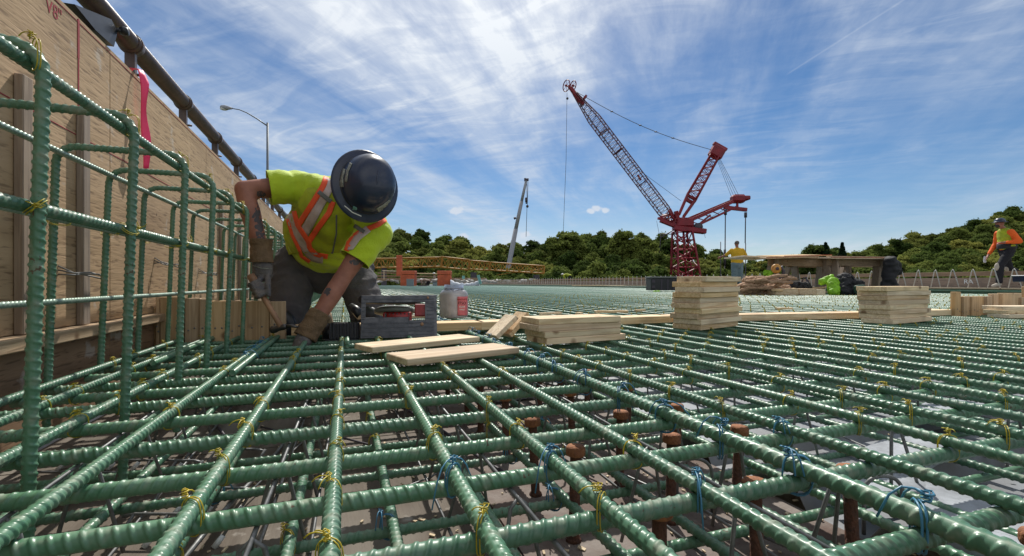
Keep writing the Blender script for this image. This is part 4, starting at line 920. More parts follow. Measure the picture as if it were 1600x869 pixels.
# tattoos: ink patches on the outer forearm and elbow of the other arm
bb = BVHTree.FromPolygons([v.co.copy() for v in [o for o in bpy.data.objects if o.name == 'body'][0].data.vertices], [list(p.vertices) for p in [o for o in bpy.data.objects if o.name == 'body'][0].data.polygons])
def tattoo(cx, cy, rx, ry, n, sd, parent=kw):
    rd = random.Random(sd); m = MB(); o_ = V((0, 0, CAMZ))
    for k in range(n):
        a = rd.uniform(0, 2*PI); q = rd.random()**.5; x, y = cx+rx*q*math.cos(a), cy+ry*q*math.sin(a); w_ = rd.uniform(1.2, 3.4); pts = []
        nn = 7
        for j in range(nn):
            t_ = 2*PI*j/nn; rr = w_*rd.uniform(.5, 1.2); d = (W(x+rr*math.cos(t_), y+rr*1.3*math.sin(t_), 2)-o_).normalized(); h = bb.ray_cast(o_, d)
            if h[0] is None: break
            pts.append(h[0]-d*.0012)
        if len(pts) == nn and max((p-pts[0]).length for p in pts) < .04: m.add(pts, [tuple(range(nn))])
    if m.f: m.build('tattoo', M['ink'], parent)
tattoo(408, 318, 8, 20, 55, 1); tattoo(409, 356, 9, 22, 70, 2); tattoo(402, 335, 6, 10, 16, 3); tattoo(560, 408, 14, 5, 26, 4); tattoo(511, 455, 4, 8, 14, 5)
# gloves: image-left hand grips the hammer handle, image-right hand braces on the mat
h0, h1 = W(401, 446, 2.05), W(440, 512, 1.99); hd_ = (h1-h0).normalized()
pr = []; palm = W(410, 418, 2.10)
pr.append(([(wL+UP*.0, .034, .038), (palm, .046, .034), (palm-UP*.035, .046, .030)], RT))
side_h = hd_.cross(-FW).normalized()
kn = palm-UP*.055-FW*.022
for k in range(4):
    c = h0.lerp(h1, .02)+hd_*(.022*k-.012); r_ = .029; s1 = side_h*(-1 if side_h.dot(RT) > 0 else 1)
    a0 = palm+RT*(.030-.020*k)-UP*(.030+.004*k)
    keys = [(a0+FW*.0, .0125, .0125), (c+s1*r_*.9-FW*.010+UP*.012, .0115, .0115), (c-FW*r_, .0108, .0108), (c-s1*r_*.9-FW*.012, .0100, .0100), (c-s1*r_*.6+FW*.012, .009, .009)]; pr.append((keys, UP))
pr.append(([(palm+RT*.030-UP*.005, .017, .016), (palm+RT*.034-UP*.045-FW*.02, .0135, .0135), (W(419, 446, 2.03), .012, .012), (W(420, 461, 2.02), .0095, .0095)], FW))
blob('glove', pr, .0038, M['glove'], kw, smooth=3, wrinkle=.0012, wscale=60)
cf_ = blob('glove_cuff', [([(wL+UP*.045, .048, .050), (wL, .047, .047), (palm+UP*.015, .051, .042)], RT)], .006, M['glove_cuff'], kw, smooth=4, wrinkle=.005, wscale=26, cuts=[(wL+UP*.052, UP, .12), (palm+UP*.022, -UP, .10)]); thicken(cf_, .002)
pr = []; dr = (wR-eR).normalized(); pR = wR+dr*.075; tgt = W(448, 527, 1.90)
pr.append(([(wR+dr*.02, .036, .034), (pR, .046, .034), (pR+dr*.035-UP*.005, .046, .028)], UP.cross(dr)))
hand_fingers(pr, pR+dr*.05-UP*.010, (tgt-pR).normalized(), UP.cross(dr).normalized(), -UP*.6-FW*.2, curl=.42, lens=(.078, .088, .083, .066), r=.0105)
pr.append(([(wR+dr*.05+UP*.03, .017, .015), (wR+dr*.09+UP*.045, .013, .013), (wR+dr*.125+UP*.04, .011, .011)], FW))
blob('glove', pr, .0038, M['glove'], kw, smooth=3, wrinkle=.0012, wscale=60)
cf_ = blob('glove_cuff', [([(wR-dr*.055, .050, .050), (wR, .049, .046), (wR+dr*.055, .053, .042)], RT)], .006, M['glove_cuff'], kw, smooth=4, wrinkle=.005, wscale=26, cuts=[(wR-dr*.06, -dr, .12), (wR+dr*.062, dr, .12)]); thicken(cf_, .002)
# full-brim hard hat: crown points at the camera
ax = (RT*.60 - FW*.78 + UP*.12).normalized(); fr = (-UP - RT*.22); fr = (fr-ax*fr.dot(ax)).normalized(); lt = ax.cross(fr)
hm = Matrix((lt, fr, ax)).transposed().to_4x4(); hm.translation = W(571, 291, 2.04)
def hel(pr_, sx=1.0, sy=1.0, n=48, dy=0.0):
    m = MB(); vs = []
    for r_, z_ in pr_:
        for j in range(n):
            a = 2*PI*j/n; x = r_*sx*math.cos(a); y = r_*sy*math.sin(a)
            vs.append(hm @ V((x, y+dy, z_)))
    m.add(vs, [(i*n+j, i*n+(j+1) % n, (i+1)*n+(j+1) % n, (i+1)*n+j) for i in range(len(pr_)-1) for j in range(n)], True); return m
m = hel([(.001, .140), (.034, .137), (.066, .127), (.090, .107), (.104, .079), (.111, .047), (.113, .022), (.114, .014)], 1.0, 1.13); 
m.build('helmet_shell', M['helmet'], kw)
m = hel([(.111, .0145), (.122, .009), (.136, .003), (.146, .0), (.1475, .002), (.1465, .0045), (.136, .0075), (.122, .0125), (.111, .0175)], 1.0, 1.10); m.build('helmet_brim', M['helmet'], kw)
m = MB()                            # three raised ridges over the crown
for q in (-1, 0, 1):
    pts = []
    for k in range(15):
        a = -1.15+2.3*k/14; rr = .115; pts.append(hm @ V((q*.026*(1-.15*abs(a)), rr*1.08*math.sin(a), .003+.1345*math.cos(a)*(1-.02*abs(q))-.004*abs(q))))
    m.tube(pts, [.0015+.0045*math.sin(PI*k/14) for k in range(15)], 8)
m.build('helmet_ridge', M['helmet'], kw)
m = hel([(.1140, .017), (.1160, .020), (.1152, .026), (.1125, .027)], 1.0, 1.12); m.build('helmet_band', M['blackpl'], kw)
shell = BVHTree.FromPolygons([v.co.copy() for v in [o for o in bpy.data.objects if o.name == 'helmet_shell'][0].data.vertices], [list(p.vertices) for p in [o for o in bpy.data.objects if o.name == 'helmet_shell'][0].data.polygons])
strip_on('sticker', shell, [z1(850, 210), z1(832, 280), z1(838, 350)], (.022, .018), M['scuff'], kw, .0015)
strip_on('sticker', shell, [z1(912, 170), z1(884, 230), z1(873, 310)], (.010, .008), M['scuff'], kw, .0015)
strip_on('sticker', shell, [z1(1110, 525), z1(1165, 490), z1(1215, 450)], (.018, .016), M['scuff'], kw, .0015)
brim = BVHTree.FromPolygons([v.co.copy() for v in [o for o in bpy.data.objects if o.name == 'helmet_brim'][0].data.vertices], [list(p.vertices) for p in [o for o in bpy.data.objects if o.name == 'helmet_brim'][0].data.polygons])
both = join_bvh([o for o in bpy.data.objects if o.name in ('helmet_brim', 'helmet_shell', 'helmet_band')])
strip_on('white_stripe', both, [z1(860, 490), z1(920, 540), z1(988, 570)], (.004, .004), M['white'], kw, .002)
strip_on('helmet_badge', both, [z1(925, 505), z1(955, 515)], (.016, .010), M['teal'], kw, .002)
strip_on('helmet_badge', both, [z1(948, 58), z1(975, 60)], (.008, .008), M['teal'], kw, .002)
strip_on('glove_print', BVHTree.FromPolygons([v.co.copy() for v in [o for o in bpy.data.objects if o.name == 'glove'][0].data.vertices], [list(p.vertices) for p in [o for o in bpy.data.objects if o.name == 'glove'][0].data.polygons]), [(395, 415), (408, 419), (425, 420)], (.003, .003), M['scuff'], kw, .001)

# hammer
ham = thing('hammer', 'claw hammer with worn wooden handle gripped in the worker\'s glove', 'hammer', tuple(h1))
m = MB(); m.tube([h0-hd_*.055, h0-hd_*.03, h0, h0.lerp(h1, .5), h1], [.0165, .0175, .0145, .0115, .012], 12); m.build('handle', M['handle'], ham)
hx = (RT*.93+UP*.22-FW*.2).normalized(); m = MB(); m.tube([h1-hx*.050, h1-hx*.044, h1-hx*.030, h1-hx*.014, h1+hx*.012, h1+hx*.028], [.0135, .0160, .0160, .0115, .0125, .010], 14); m.build('head', M['hammer'], ham)
m = MB()
for q in (-1, 1): m.tube([h1+hx*.02, h1+hx*.05+FW*.006*q-UP*.002, h1+hx*.078+FW*.010*q-UP*.014], [.009, .007, .003], 8)
m.build('claw', M['hammer'], ham)

# ================================================================== CIRCULAR SAW standing on end, sole to the camera
sw = thing('circular_saw', 'circular saw with ridged metal sole facing the camera and red parts behind its slot', 'circular saw', tuple(G(625, 530)))
O = W(563, 529, 2.10); Xs = (W(683, 526, 2.16)-O); LX = Xs.length; Xs.normalize(); Zs = (W(568, 462, 2.14)-O); LZ = Zs.length; Zs = (Zs-Xs*Zs.dot(Xs)).normalized(); Ys = Zs.cross(Xs)
def S(x, y, z): return O+Xs*x*LX+Ys*y+Zs*z*LZ
smat = Matrix((Xs, Ys, Zs)).transposed()
def sbox(m, x0, x1, y0, y1, z0, z1_, ch=.0): m.box(S((x0+x1)/2, (y0+y1)/2, (z0+z1_)/2), ((x1-x0)*LX, y1-y0, (z1_-z0)*LZ), smat, ch)
m = MB(); sbox(m, 0, 1, 0, .004, 0, .345, .0012); sbox(m, 0, .62, 0, .004, .345, .48, .0012); sbox(m, .84, 1, 0, .004, .345, .83, .0012); sbox(m, 0, .06, 0, .004, .48, .83, .0012); sbox(m, 0, 1, 0, .004, .83, 1.0, .0012); sbox(m, .62, .84, 0, .004, .345, .40, .001)
m.build('sole_plate', M['alu'], sw)
m = MB(); sbox(m, .012, .62, -.0012, 0, .0, .34); m.build('worn_coating', M['alu_dark'], sw)
m = MB()
for k in range(10):
    z = .06+k*.094
    if z < .345 or z > .83: sbox(m, .03, .96, -.0030, -.0002, z-.014, z+.014)
    else: sbox(m, .86, .96, -.0030, -.0002, z-.014, z+.014); sbox(m, .012, .05, -.003, -.0002, z-.014, z+.014)
m.build('sole_rib', M['alu_dark'], sw)
m = MB(); m.lathe([(0, 0), (.008, 0), (.008, .003), (0, .003)], 12, Matrix.Translation(S(.80, -.002, .30)) @ Matrix((Xs, Zs, -Ys)).transposed().to_4x4()); m.lathe([(0, 0), (.006, 0), (.006, .003), (0, .003)], 12, Matrix.Translation(S(.88, -.002, .93)) @ Matrix((Xs, Zs, -Ys)).transposed().to_4x4()); m.build('rivet', M['handle'], sw)
m = MB(); m.lathe([(0, -.001), (.078, -.001), (.078, .001), (0, .001)], 40, Matrix.Translation(S(.42, .055, .72)) @ Matrix((Xs, Ys, Zs)).transposed().to_4x4() ); m.build('blade', M['hammer'], sw)
m = MB(); m.lathe([(.0, .012), (.080, .012), (.092, .006), (.092, -.012), (.080, -.016), (0, -.016)], 32, Matrix.Translation(S(.42, .085, .70)) @ smat.to_4x4()); m.build('blade_guard', M['grey_strap'], sw)
m = MB(); sbox(m, .28, .66, .015, .10, .36, .62, .006); sbox(m, .70, .86, .012, .05, .50, .80, .004); m.tube([S(.33, .03, .5), S(.62, .03, .5)], .024, 14); m.build('red_housing', M['tool_red'], sw)
m = MB()
for k in range(7): x = .31+k*.05; sbox(m, x, x+.018, .008, .016, .40, .58, .001)
m.build('housing_vent', M['blackpl'], sw)
m = MB(); sbox(m, -.40, -.02, .015, .085, -.02, .40, .006)                            # motor end on the left, ribbed
for k in range(9): x = -.40+.043*k; sbox(m, x, x+.020, .004, .02, .0, .38, .003)
m.tube([S(-.43, .05, .02), S(-.43, .05, .38)], .026, 12); sbox(m, -.46, -.02, .01, .09, -.06, .01, .004); m.build('motor_housing', M['blackpl'], sw)
m = MB(); m.tube([S(-.02, .06, .55), S(-.10, .07, .72), S(-.17, .09, .82)], [.020, .022, .017], 12); m.tube([S(-.02, .05, .95), S(.2, .16, 1.0), S(.5, .17, 1.0), S(.75, .12, .95)], .017, 12); m.build('handle', M['blackpl'], sw)

# ================================================================== PLASTIC JAR
jb = G(711, 497, .0500); jar = thing('plastic_jar', 'cloudy open plastic jar with pink label standing on the plank', 'jar', (jb.x, jb.y, .0500))
TJ = Matrix.Translation((jb.x, jb.y+.03, .0505)); rj = .073
def sq(m_, prof, n=40, e=3.2):
    vs = []
    for r_, z_ in prof:
        for j in range(n):
            a = 2*PI*j/n+.35; c_, s_ = math.cos(a), math.sin(a); k = 1/((abs(math.cos(a-.35))**e+abs(math.sin(a-.35))**e)**(1/e)) if r_ > .06 else 1
            vs.append(TJ @ V((r_*k*c_*.97, r_*k*s_*.97, z_)))
    m_.add(vs, [(i*n+j, i*n+(j+1) % n, (i+1)*n+(j+1) % n, (i+1)*n+j) for i in range(len(prof)-1) for j in range(n)], True)
m = MB(); sq(m, [(.0, .003), (.055, .003), (.066, .0), (rj*.96, .006), (rj, .02), (rj, .118), (rj*.97, .134), (.062, .150), (.055, .156)]); o = m.build('jar_wall', M['cloudy'], jar); thicken(o, .0015)
m = MB(); sq(m, [(.0545, .155), (.0545, .162), (.057, .163), (.057, .168), (.0545, .169), (.0545, .184)]); o = m.build('jar_neck', M['jar_blue'], jar); thicken(o, .0015)
m = MB(); sq(m, [(0, .004), (.060, .004), (.066, .02), (.060, .034), (.03, .024), (0, .03)]); m.build('nails_inside', M['sediment'], jar)
bj = BVHTree.FromPolygons([v.co.copy() for v in [o for o in bpy.data.objects if o.name == 'jar_wall'][0].data.vertices], [list(p.vertices) for p in [o for o in bpy.data.objects if o.name == 'jar_wall'][0].data.polygons])
strip_on('paper_label', bj, [(722.5, 463.5), (722.5, 493)], (.054, .054), M['label_pink'], jar, .0012, depth=2.65)
lm = Matrix((RT, UP, -FW)).transposed().to_4x4()
lc = W(722, 475, jb.dot(FW)-.055); lm.translation = lc
for s_, dy, sz, mt in (('MASONRY', .024, .0115, 'tool_red'), ('ITSO', .004, .020, 'black'), ('CLAY', -.016, .013, 'white'), ('NAILS', -.031, .010, 'white')):
    mm = lm.copy(); mm.translation = lc+UP*dy; text('label_print', s_, sz, M[mt], jar, mm, .0003, .0004)

# ================================================================== SMALLER FIGURES
def figure(name, label, P0, s, dirn, pose, cloth, parts=None, helmet=None, bulk=1.0, voxel=.016, vest=False, beard=False, hairm='hair', group=None, walk=False):
    """standing figure; P0 feet on the ground, s = height/1.78, dirn = unit vector it faces"""
    F = V(dirn).normalized(); S_ = F.cross(UP).normalized(); t = thing(name, label, 'person', tuple(P0), group=group); P0 = V(P0)
    def Q(x, y, z): return P0+(S_*x+F*y+UP*z)*s                                         # x to its right, y ahead
    hip = {q: Q(.09*q, *pose.get('hip', (0, .93))) for q in (-1, 1)}; kn = {q: Q(.10*q+pose.get('kx', 0), *pose['knee'][q]) for q in (-1, 1)}; an = {q: Q(.10*q, *pose['ankle'][q]) for q in (-1, 1)}
    ly, lz = pose.get('chest', (0, 1.32)); ch_ = Q(0, ly, lz); pv = Q(0, *pose.get('hip', (0, .95))); nk = Q(0, pose['neck'][0], pose['neck'][1]); hc = Q(0, pose['head'][0], pose['head'][1])
    shd = {q: Q(.185*q, pose['neck'][0]-.01, pose['neck'][1]-.09) for q in (-1, 1)}
    el = {q: Q(*pose['elbow'][q]) for q in (-1, 1)}; wr = {q: Q(*pose['wrist'][q]) for q in (-1, 1)}
    B = [([(hc, .076*s, .095*s)], S_), ([(hc-UP*.05*s+F*.015*s, .06*s, .075*s)], S_), ([(hc-UP*.05*s, .055*s, .055*s), (nk, .056*s, .056*s)], S_), ([(nk-UP*.06*s, .12*s, .07*s), (ch_, .15*s, .10*s), (pv, .14*s, .10*s)], S_),
         ([(hc+F*.10*s-UP*.012*s, .014*s, .02*s)], S_), ([(hc+S_*.078*s, .012*s, .028*s)], S_), ([(hc-S_*.078*s, .012*s, .028*s)], S_)]
    for q in (-1, 1):
        B += [([(shd[q], .055*s, .055*s), (el[q], .042*s, .042*s), (wr[q], .030*s, .032*s)], F), ([(hip[q], .085*s, .09*s), (kn[q], .058*s, .062*s), (an[q], .042*s, .045*s), (an[q]-UP*.05*s+F*.09*s, .04*s, .032*s)], S_)]
        d = (wr[q]-el[q]).normalized(); sd_ = d.cross(F if abs(d.dot(F)) < .9 else UP).normalized(); B.append(([(wr[q], .032*s, .024*s), (wr[q]+d*.075*s, .040*s, .020*s)], sd_))
        if voxel < .02: hand_fingers(B, wr[q]+d*.085*s, d, sd_, -UP+F*.2, lens=(.07, .078, .073, .06), curl=.4, r=.0115)
    blob('body', B, voxel if voxel > .014 else .012, M['skin'], t, smooth=2)
    sh_ = [([(nk-UP*.07*s, .15*s, .09*s), (ch_, .185*s*bulk, .125*s*bulk), (pv+UP*.04*s, .175*s*bulk, .13*s*bulk)], S_)]
    for q in (-1, 1):
        e2 = el[q] if pose.get('long', True) else el[q]; sh_.append(([(shd[q], .075*s, .075*s), (el[q], .058*s, .060*s)]+([(el[q].lerp(wr[q], .9), .043*s, .043*s)] if pose.get('long', True) else []), F))
    blob('shirt', sh_, .018*s+.004, M[cloth[0]], t, smooth=3, wrinkle=.010*s, wscale=9)
    T_ = [([(pv+UP*.02*s, .168*s*bulk, .125*s*bulk), (pv-UP*.08*s, .165*s*bulk, .13*s*bulk)], S_)]
    for q in (-1, 1): T_.append(([(hip[q], .10*s*bulk, .11*s*bulk), (kn[q], .080*s*bulk, .085*s*bulk), (an[q]+UP*.04*s, .066*s*bulk, .07*s*bulk)], S_))
    blob('trousers', T_, .018*s+.004, M[cloth[1]], t, smooth=3, wrinkle=.012*s, wscale=9)
    for q in (-1, 1): blob('boot', [([(an[q]-UP*.02*s, .055*s, .055*s), (an[q]-UP*.055*s+F*.13*s, .05*s, .04*s)], S_)], .018, M['dark_trousers' if cloth[1] != 'dark_trousers' else 'khaki'], t, smooth=2)
    if vest:
        vo = blob('vest', [([(nk-UP*.07*s, .165*s, .115*s), (ch_, .205*s, .150*s), (pv+UP*.10*s, .200*s, .155*s)], S_)], .02, M['vest_yellow'], t, smooth=3); 
        bb_ = BVHTree.FromPolygons([v.co.copy() for v in vo.data.vertices], [list(p.vertices) for p in vo.data.polygons])
        m = MB()
        for zf, mt in ((.0, 0),):
            vs = []
            for k in range(24):
                a = 2*PI*k/24; d = S_*math.cos(a)+F*math.sin(a); c = ch_.lerp(pv, .45)
                for dz in (-.028, .028):
                    h = bb_.ray_cast(c+UP*dz*s+d*.5, -d); vs.append((h[0]+d*.006) if h[0] else c+UP*dz*s+d*.18*s)
            m.add(vs, [(2*k, 2*((k+1) % 24), 2*((k+1) % 24)+1, 2*k+1) for k in range(24)], True)
        m.build('orange_tape', M['vest_orange'], t)
        for q in (-1, 1):
            m = MB(); vs = []
            for k in range(9):
                for w_ in (-.025, .025):
                    c = nk.lerp(pv, k/9)+S_*(.08*q+w_)*s; h = bb_.ray_cast(c-F*.5, F); vs.append((h[0]-F*.006) if h[0] else c-F*.12*s)
            m.add(vs, [(2*k, 2*k+1, 2*k+3, 2*k+2) for k in range(8)], True); m.build('silver_tape', M['vest_silver'], t)
    if helmet:
        hm2 = Matrix((S_, F, UP)).transposed().to_4x4(); hm2.translation = hc+UP*.035*s; n = 28
        m = MB(); m.lathe([(.001, .105*s), (.05*s, .098*s), (.085*s, .075*s), (.105*s, .035*s), (.112*s, .0)], n, hm2); m.lathe([(.112*s, 0), (.150*s, -.012*s), (.152*s, -.006*s), (.112*s, .008*s)], n, hm2); m.build('helmet', M[helmet], t)
    else: blob('hair', [([(hc+UP*.025*s-F*.015*s, .080*s, .095*s)], S_)], .014, M[hairm], t, smooth=2, wrinkle=.006, wscale=40)
    if beard: blob('beard', [([(hc-UP*.065*s+F*.05*s, .055*s, .05*s)], S_)], .012, M['hair'], t, smooth=2)
    return t, Q
# man in the mustard shirt seen from behind, holding a pole
P = W(1152, 442, 17.0); P.z = 0.0
yt, Q = figure('person', 'bareheaded man in mustard shirt and faded jeans seen from behind, holding a pole', P, 1.0, (FW+RT*.1), dict(knee={-1: (.0, .50), 1: (.02, .50)}, ankle={-1: (-.04, .09), 1: (.05, .09)}, neck=(.02, 1.50), head=(.05, 1.66), chest=(0, 1.28),
       elbow={-1: (-.34, .12, 1.26), 1: (.34, .10, 1.22)}, wrist={-1: (-.46, .28, 1.20), 1: (.24, .34, 1.20)}, long=False), ('yellow_shirt', 'jeans'), hairm='hair_grey', voxel=.018, bulk=1.22)
m = MB(); m.tube([Q(-.47, .32, .02), Q(-.47, .32, 1.75)], .014, 8); pole = m.build('grey_pole', M['dark_steel']); tag(pole, 'dark thin pole held upright by the man in the mustard shirt', 'pole')
# walking worker in orange
P = W(1573, 442, 11.6); P.z = .130
left = (-RT*.98+FW*.1).normalized()
ot, Q = figure('person', 'bearded worker in orange sweatshirt, hi-vis vest and dark helmet walking left', P, .965, left, dict(knee={-1: (.24, .54), 1: (-.14, .50)}, ankle={-1: (.26, .10), 1: (-.50, .22)}, neck=(.06, 1.48), head=(.16, 1.63), chest=(.02, 1.28),
       elbow={-1: (-.27, -.06, 1.14), 1: (.26, .04, 1.12)}, wrist={-1: (-.20, .22, 1.13), 1: (.20, .26, .84)}), ('orange_shirt', 'dark_trousers'), helmet='helmet', vest=True, beard=True, voxel=.013)
m = MB(); m.box(Q(.20, .34, .72), (.06, .05, .17), box_rot(.3, .5), .01); b_ = m.build('water_bottle', M['cloudy']); tag(b_, 'clear plastic bottle hanging from the orange worker\'s hand', 'bottle')
m = MB(); m.ball(Q(-.1, .30, .52), .075, .05, .10, 12); m.ball(Q(.1, -.10, .50), .07, .05, .10, 12); m.build('knee_pad', M['khaki'], ot)
m = MB(); m.lathe([(.172, -.05), (.180, -.02), (.180, .05), (.170, .07)], 24, Matrix.Translation(Q(0, .0, 1.03))); m.build('tool_belt', M['black'], ot)
# far bending worker and distant crew
def bent(px, py, D, label, cl, grp=None, gz=0):
    P = W(px, 442, D); P.z = gz
    return figure('person', label, P, 1.0, (-RT+FW*.3), dict(knee={-1: (.10, .50), 1: (.06, .48)}, ankle={-1: (0, .1), 1: (-.1, .1)}, hip=(-.12, .86), chest=(.22, .98), neck=(.46, 1.02), head=(.60, .98),
       elbow={-1: (-.24, .40, .72), 1: (.24, .40, .70)}, wrist={-1: (-.14, .46, .48), 1: (.14, .46, .46)}), cl, helmet='white', voxel=.03)
bent(889, 432, 43, 'small far worker in hi-vis yellow bent over beside the hairpin bars', ('vest_yellow', 'dark_trousers'))
bent(838, 440, 44, 'tiny far worker in yellow kneeling low, left of the bent one', ('vest_yellow', 'dark_trousers'), gz=-.5)
bent(668, 440, 40, 'tiny far worker between the two orange boxes', ('weather_z', 'dark_trousers'), gz=-.5)

# ================================================================== FAR SIDE: curb, hairpins, parapet
XB = 13.3
m = MB(); m.box((XB+.95, 30, -.02), (1.9, 66, .28)); tag(m.build('curb_walkway', M['concrete'], origin=(0, 0, 0)), kind='structure')
m = MB(); m.box((XB-.01, 30, .118), (.14, 66, .030), ch=.003); tag(m.build('edge_plank', M['pine_y']), 'long pale timber plank along the edge of the far walkway', 'timber')
m = MB(); m.box((XB-.11, 30, .02), (.05, 66, .14)); m.tube([(XB-.16, -2, .06), (XB-.16, 62, .06)], .02, 8); tag(m.build('edge_form', M['epoxy_far']), 'green edge form below the pale timber plank', 'edge form')
far = thing('timber_parapet', 'brown timber parapet with top rail along the far side of the deck', 'parapet', (XB+2.0, 0, .1))
m = MB(); m.box((XB+2.0, 30, .25), (.04, 66, .25)); m.build('panel', M['weather_y'], far)
m = MB(); m.box((XB+2.0, 30, .475), (.08, 66, .11), ch=.004); m.build('top_rail', M['weather_y'], far)
y = -2
while y < 62: m = MB(); m.box((XB+2.05, y, .25), (.05, .09, .55)); m.build('post', M['weather_z'], far); y += 2.0
m = MB(); c = W(1478, 437, 12.0); text('painted_letters', 'RA', .16, M['white'], far, Matrix.Translation((XB+1.975, c.y, .27)) @ Matrix.Rotation(-PI/2, 4, 'Z') @ Matrix.Rotation(PI/2, 4, 'X'), .001)
hpm = MB(); hpm.tube([(0, 0, 0), (.10, .0, .28), (.145, .005, .41), (.165, .01, .435), (.185, .012, .42), (.235, .02, .26), (.31, .03, 0)], .0092, 6); hme = hpm.mesh('slanted_hairpin', M['pale_steel'])
y = 2.9; k = 0
while y < 60:
    o = bpy.data.objects.new('slanted_hairpin', hme); COL.objects.link(o); o.location = (XB-.06, y, .03+random.uniform(-.01, .01)); o.rotation_euler = (random.uniform(-.03, .03), random.uniform(-.03, .03), R(58)+random.uniform(-.07, .07)); o.scale = (1.3, 1, 1.2)
    tag(o, 'pale slanted hairpin bar by the far parapet, %s from the right end' % ORD[k], 'hairpin bar', 'slanted hairpin bars by the far parapet'); y += .36+random.uniform(-.02, .02); k += 1

# tables of sheets on sawhorses
def sawhorse(px, D, label, wd=1.25, h=.80, yaw=0.0, board='weather'):
    c = W(px, 442, D); t = thing('sawhorse', label, 'sawhorse', (c.x, c.y, 0), 0, 'sawhorses under the sheets'); ux = RT
    Xh = (ux*math.cos(yaw)+FW*math.sin(yaw)).normalized(); Yh = UP.cross(Xh); c.z = 0
    m = MB(); m.bar(c-Xh*wd/2+UP*(h-.07), c+Xh*wd/2+UP*(h-.09), .05, .21, ch=.004); m.build('top_beam', M['weather'], t)
    m = MB(); m.bar(c-Xh*wd/2+UP*(h-.005), c+Xh*wd/2+UP*(h-.005), .14, .03, ch=.003); m.build('cap_board', M['weather'], t)
    for sx in (-1, 1):
        for sy in (-1, 1):
            a = c+Xh*sx*(wd/2-.14)+Yh*sy*.05+UP*(h-.02); b = c+Xh*sx*(wd/2-.02)+Yh*sy*.30; m = MB(); m.bar(a, b, .045, .19, up=Yh, ch=.003); m.build('leg', M['weather_z'], t)
    return t
sawhorse(1247, 10.6, 'weathered wooden sawhorse under the left half of the sheet tables', 1.35); sawhorse(1338, 10.4, 'weathered wooden sawhorse under the right half of the sheet tables', 1.30)
sawhorse(1262, 11.5, 'darker sawhorse standing behind the left one under the sheets', 1.1, yaw=.15); sawhorse(1352, 11.3, 'darker sawhorse standing behind the right one under the sheets', 1.1, yaw=-.12)
for k in range(11):
    p = W(1170+k*15+random.uniform(-5, 5), 456, 9.6+random.uniform(-.5, .9)); L_ = random.uniform(.3, .9); m = MB(); z_ = random.choice((.04, .08, .13)); m.box((p.x, p.y, z_), (L_, .09, .038), box_rot(-TH+random.uniform(-.7, .7), random.uniform(-.07, .07)), .003)
    tag(m.build('loose_lumber', M[('weather', 'pine', 'pine_pale')[k % 3]]), '%s loose lumber piece from the left in the clutter before the sheet tables' % ORD[k], 'lumber', 'loose lumber by the tables')
def sheet(pxa, pxb, ya, yb, D, dep, label, th=.018, mat='pine', edge=True, tilt=0):
    a = W(pxa, ya, D); b = W(pxb, yb, D); d = (b-a).normalized(); pf = d.cross(UP).normalized(); pf = -pf if pf.dot(FW) < 0 else pf; c = (a+b)/2+pf*dep/2+UP*tilt*dep/2; nn = d.cross((pf+UP*tilt).normalized()); nn = nn if nn.z > 0 else -nn
    t = thing('plywood_sheet', label, 'plywood sheet', tuple(c), group='sheets on the sawhorses'); m = MB(); m.box(c, ((b-a).length, dep, th), Matrix((d, (pf+UP*tilt).normalized(), nn)).transposed(), .0015); m.build('face', M[mat], t)
    if edge: m = MB(); m.bar(a+UP*.012-pf*.004, b+UP*.012-pf*.004, .006, .012); m.build('painted_edge', M['redply'], t)
sheet(1163, 1212, 400, 402.5, 10.5, 1.0, 'narrow pale board sticking out left from the sheet tables', edge=False, mat='pine_pale', th=.03)
sheet(1197, 1280, 403.5, 401, 10.2, 1.1, 'bottom plywood sheet with red edge on the left sawhorse', tilt=.05, th=.03)
sheet(1225, 1300, 401, 399, 10.6, 1.2, 'upper warped red-edged plywood sheet on the left sawhorse', tilt=.07)
sheet(1298, 1398, 403, 404, 10.1, 1.2, 'long plywood sheet with red edge on the right sawhorse', tilt=.05, th=.03)
o = blob('draped_jacket', [([(W(1391, 408, 10.0), .10, .14), (W(1393, 420, 10.0), .14, .14), (W(1388, 436, 10.0), .12, .12), (W(1390, 447, 10.0), .17, .12)], RT), ([(W(1400, 412, 10.0), .10, .08), (W(1403, 424, 10.0), .07, .07)], RT)], .02, M['black'], smooth=3, wrinkle=.05, wscale=6)
tag(o, 'black jacket draped over the right end of the sheet tables', 'jacket')
o = blob('blue_tarp', [([(W(1291, 414, 10.9), .10, .03), (W(1290, 428, 10.9), .12, .03)], RT)], .015, M['helmet'], smooth=2, wrinkle=.02); tag(o, 'dark navy cloth hanging between the two sawhorses', 'cloth')
# saw hung on the left sawhorse (amber guard)
cs = thing('hanging_saw', 'amber toned saw hanging at the left end of the sheet tables', 'saw', tuple(W(1217, 436, 9.9)))
m = MB(); cc = W(1213, 420, 9.9); m.lathe([(0, .03), (.085, .03), (.10, .015), (.10, -.02), (.08, -.03), (0, -.03)], 24, Matrix.Translation(cc) @ Matrix((RT, UP, -FW)).transposed().to_4x4()); m.build('blade_guard', M['amber'], cs)
m = MB(); m.lathe([(0, .045), (.035, .045), (.035, .02)], 12, Matrix.Translation(cc) @ Matrix((RT, UP, -FW)).transposed().to_4x4()); m.tube([cc+RT*.1+UP*.05, cc+RT*.15-UP*.05, cc+RT*.13-UP*.16], .03, 10); m.box(cc+RT*.12-UP*.22, (.10, .08, .10), None, .01); m.build('motor', M['dark_steel'], cs)
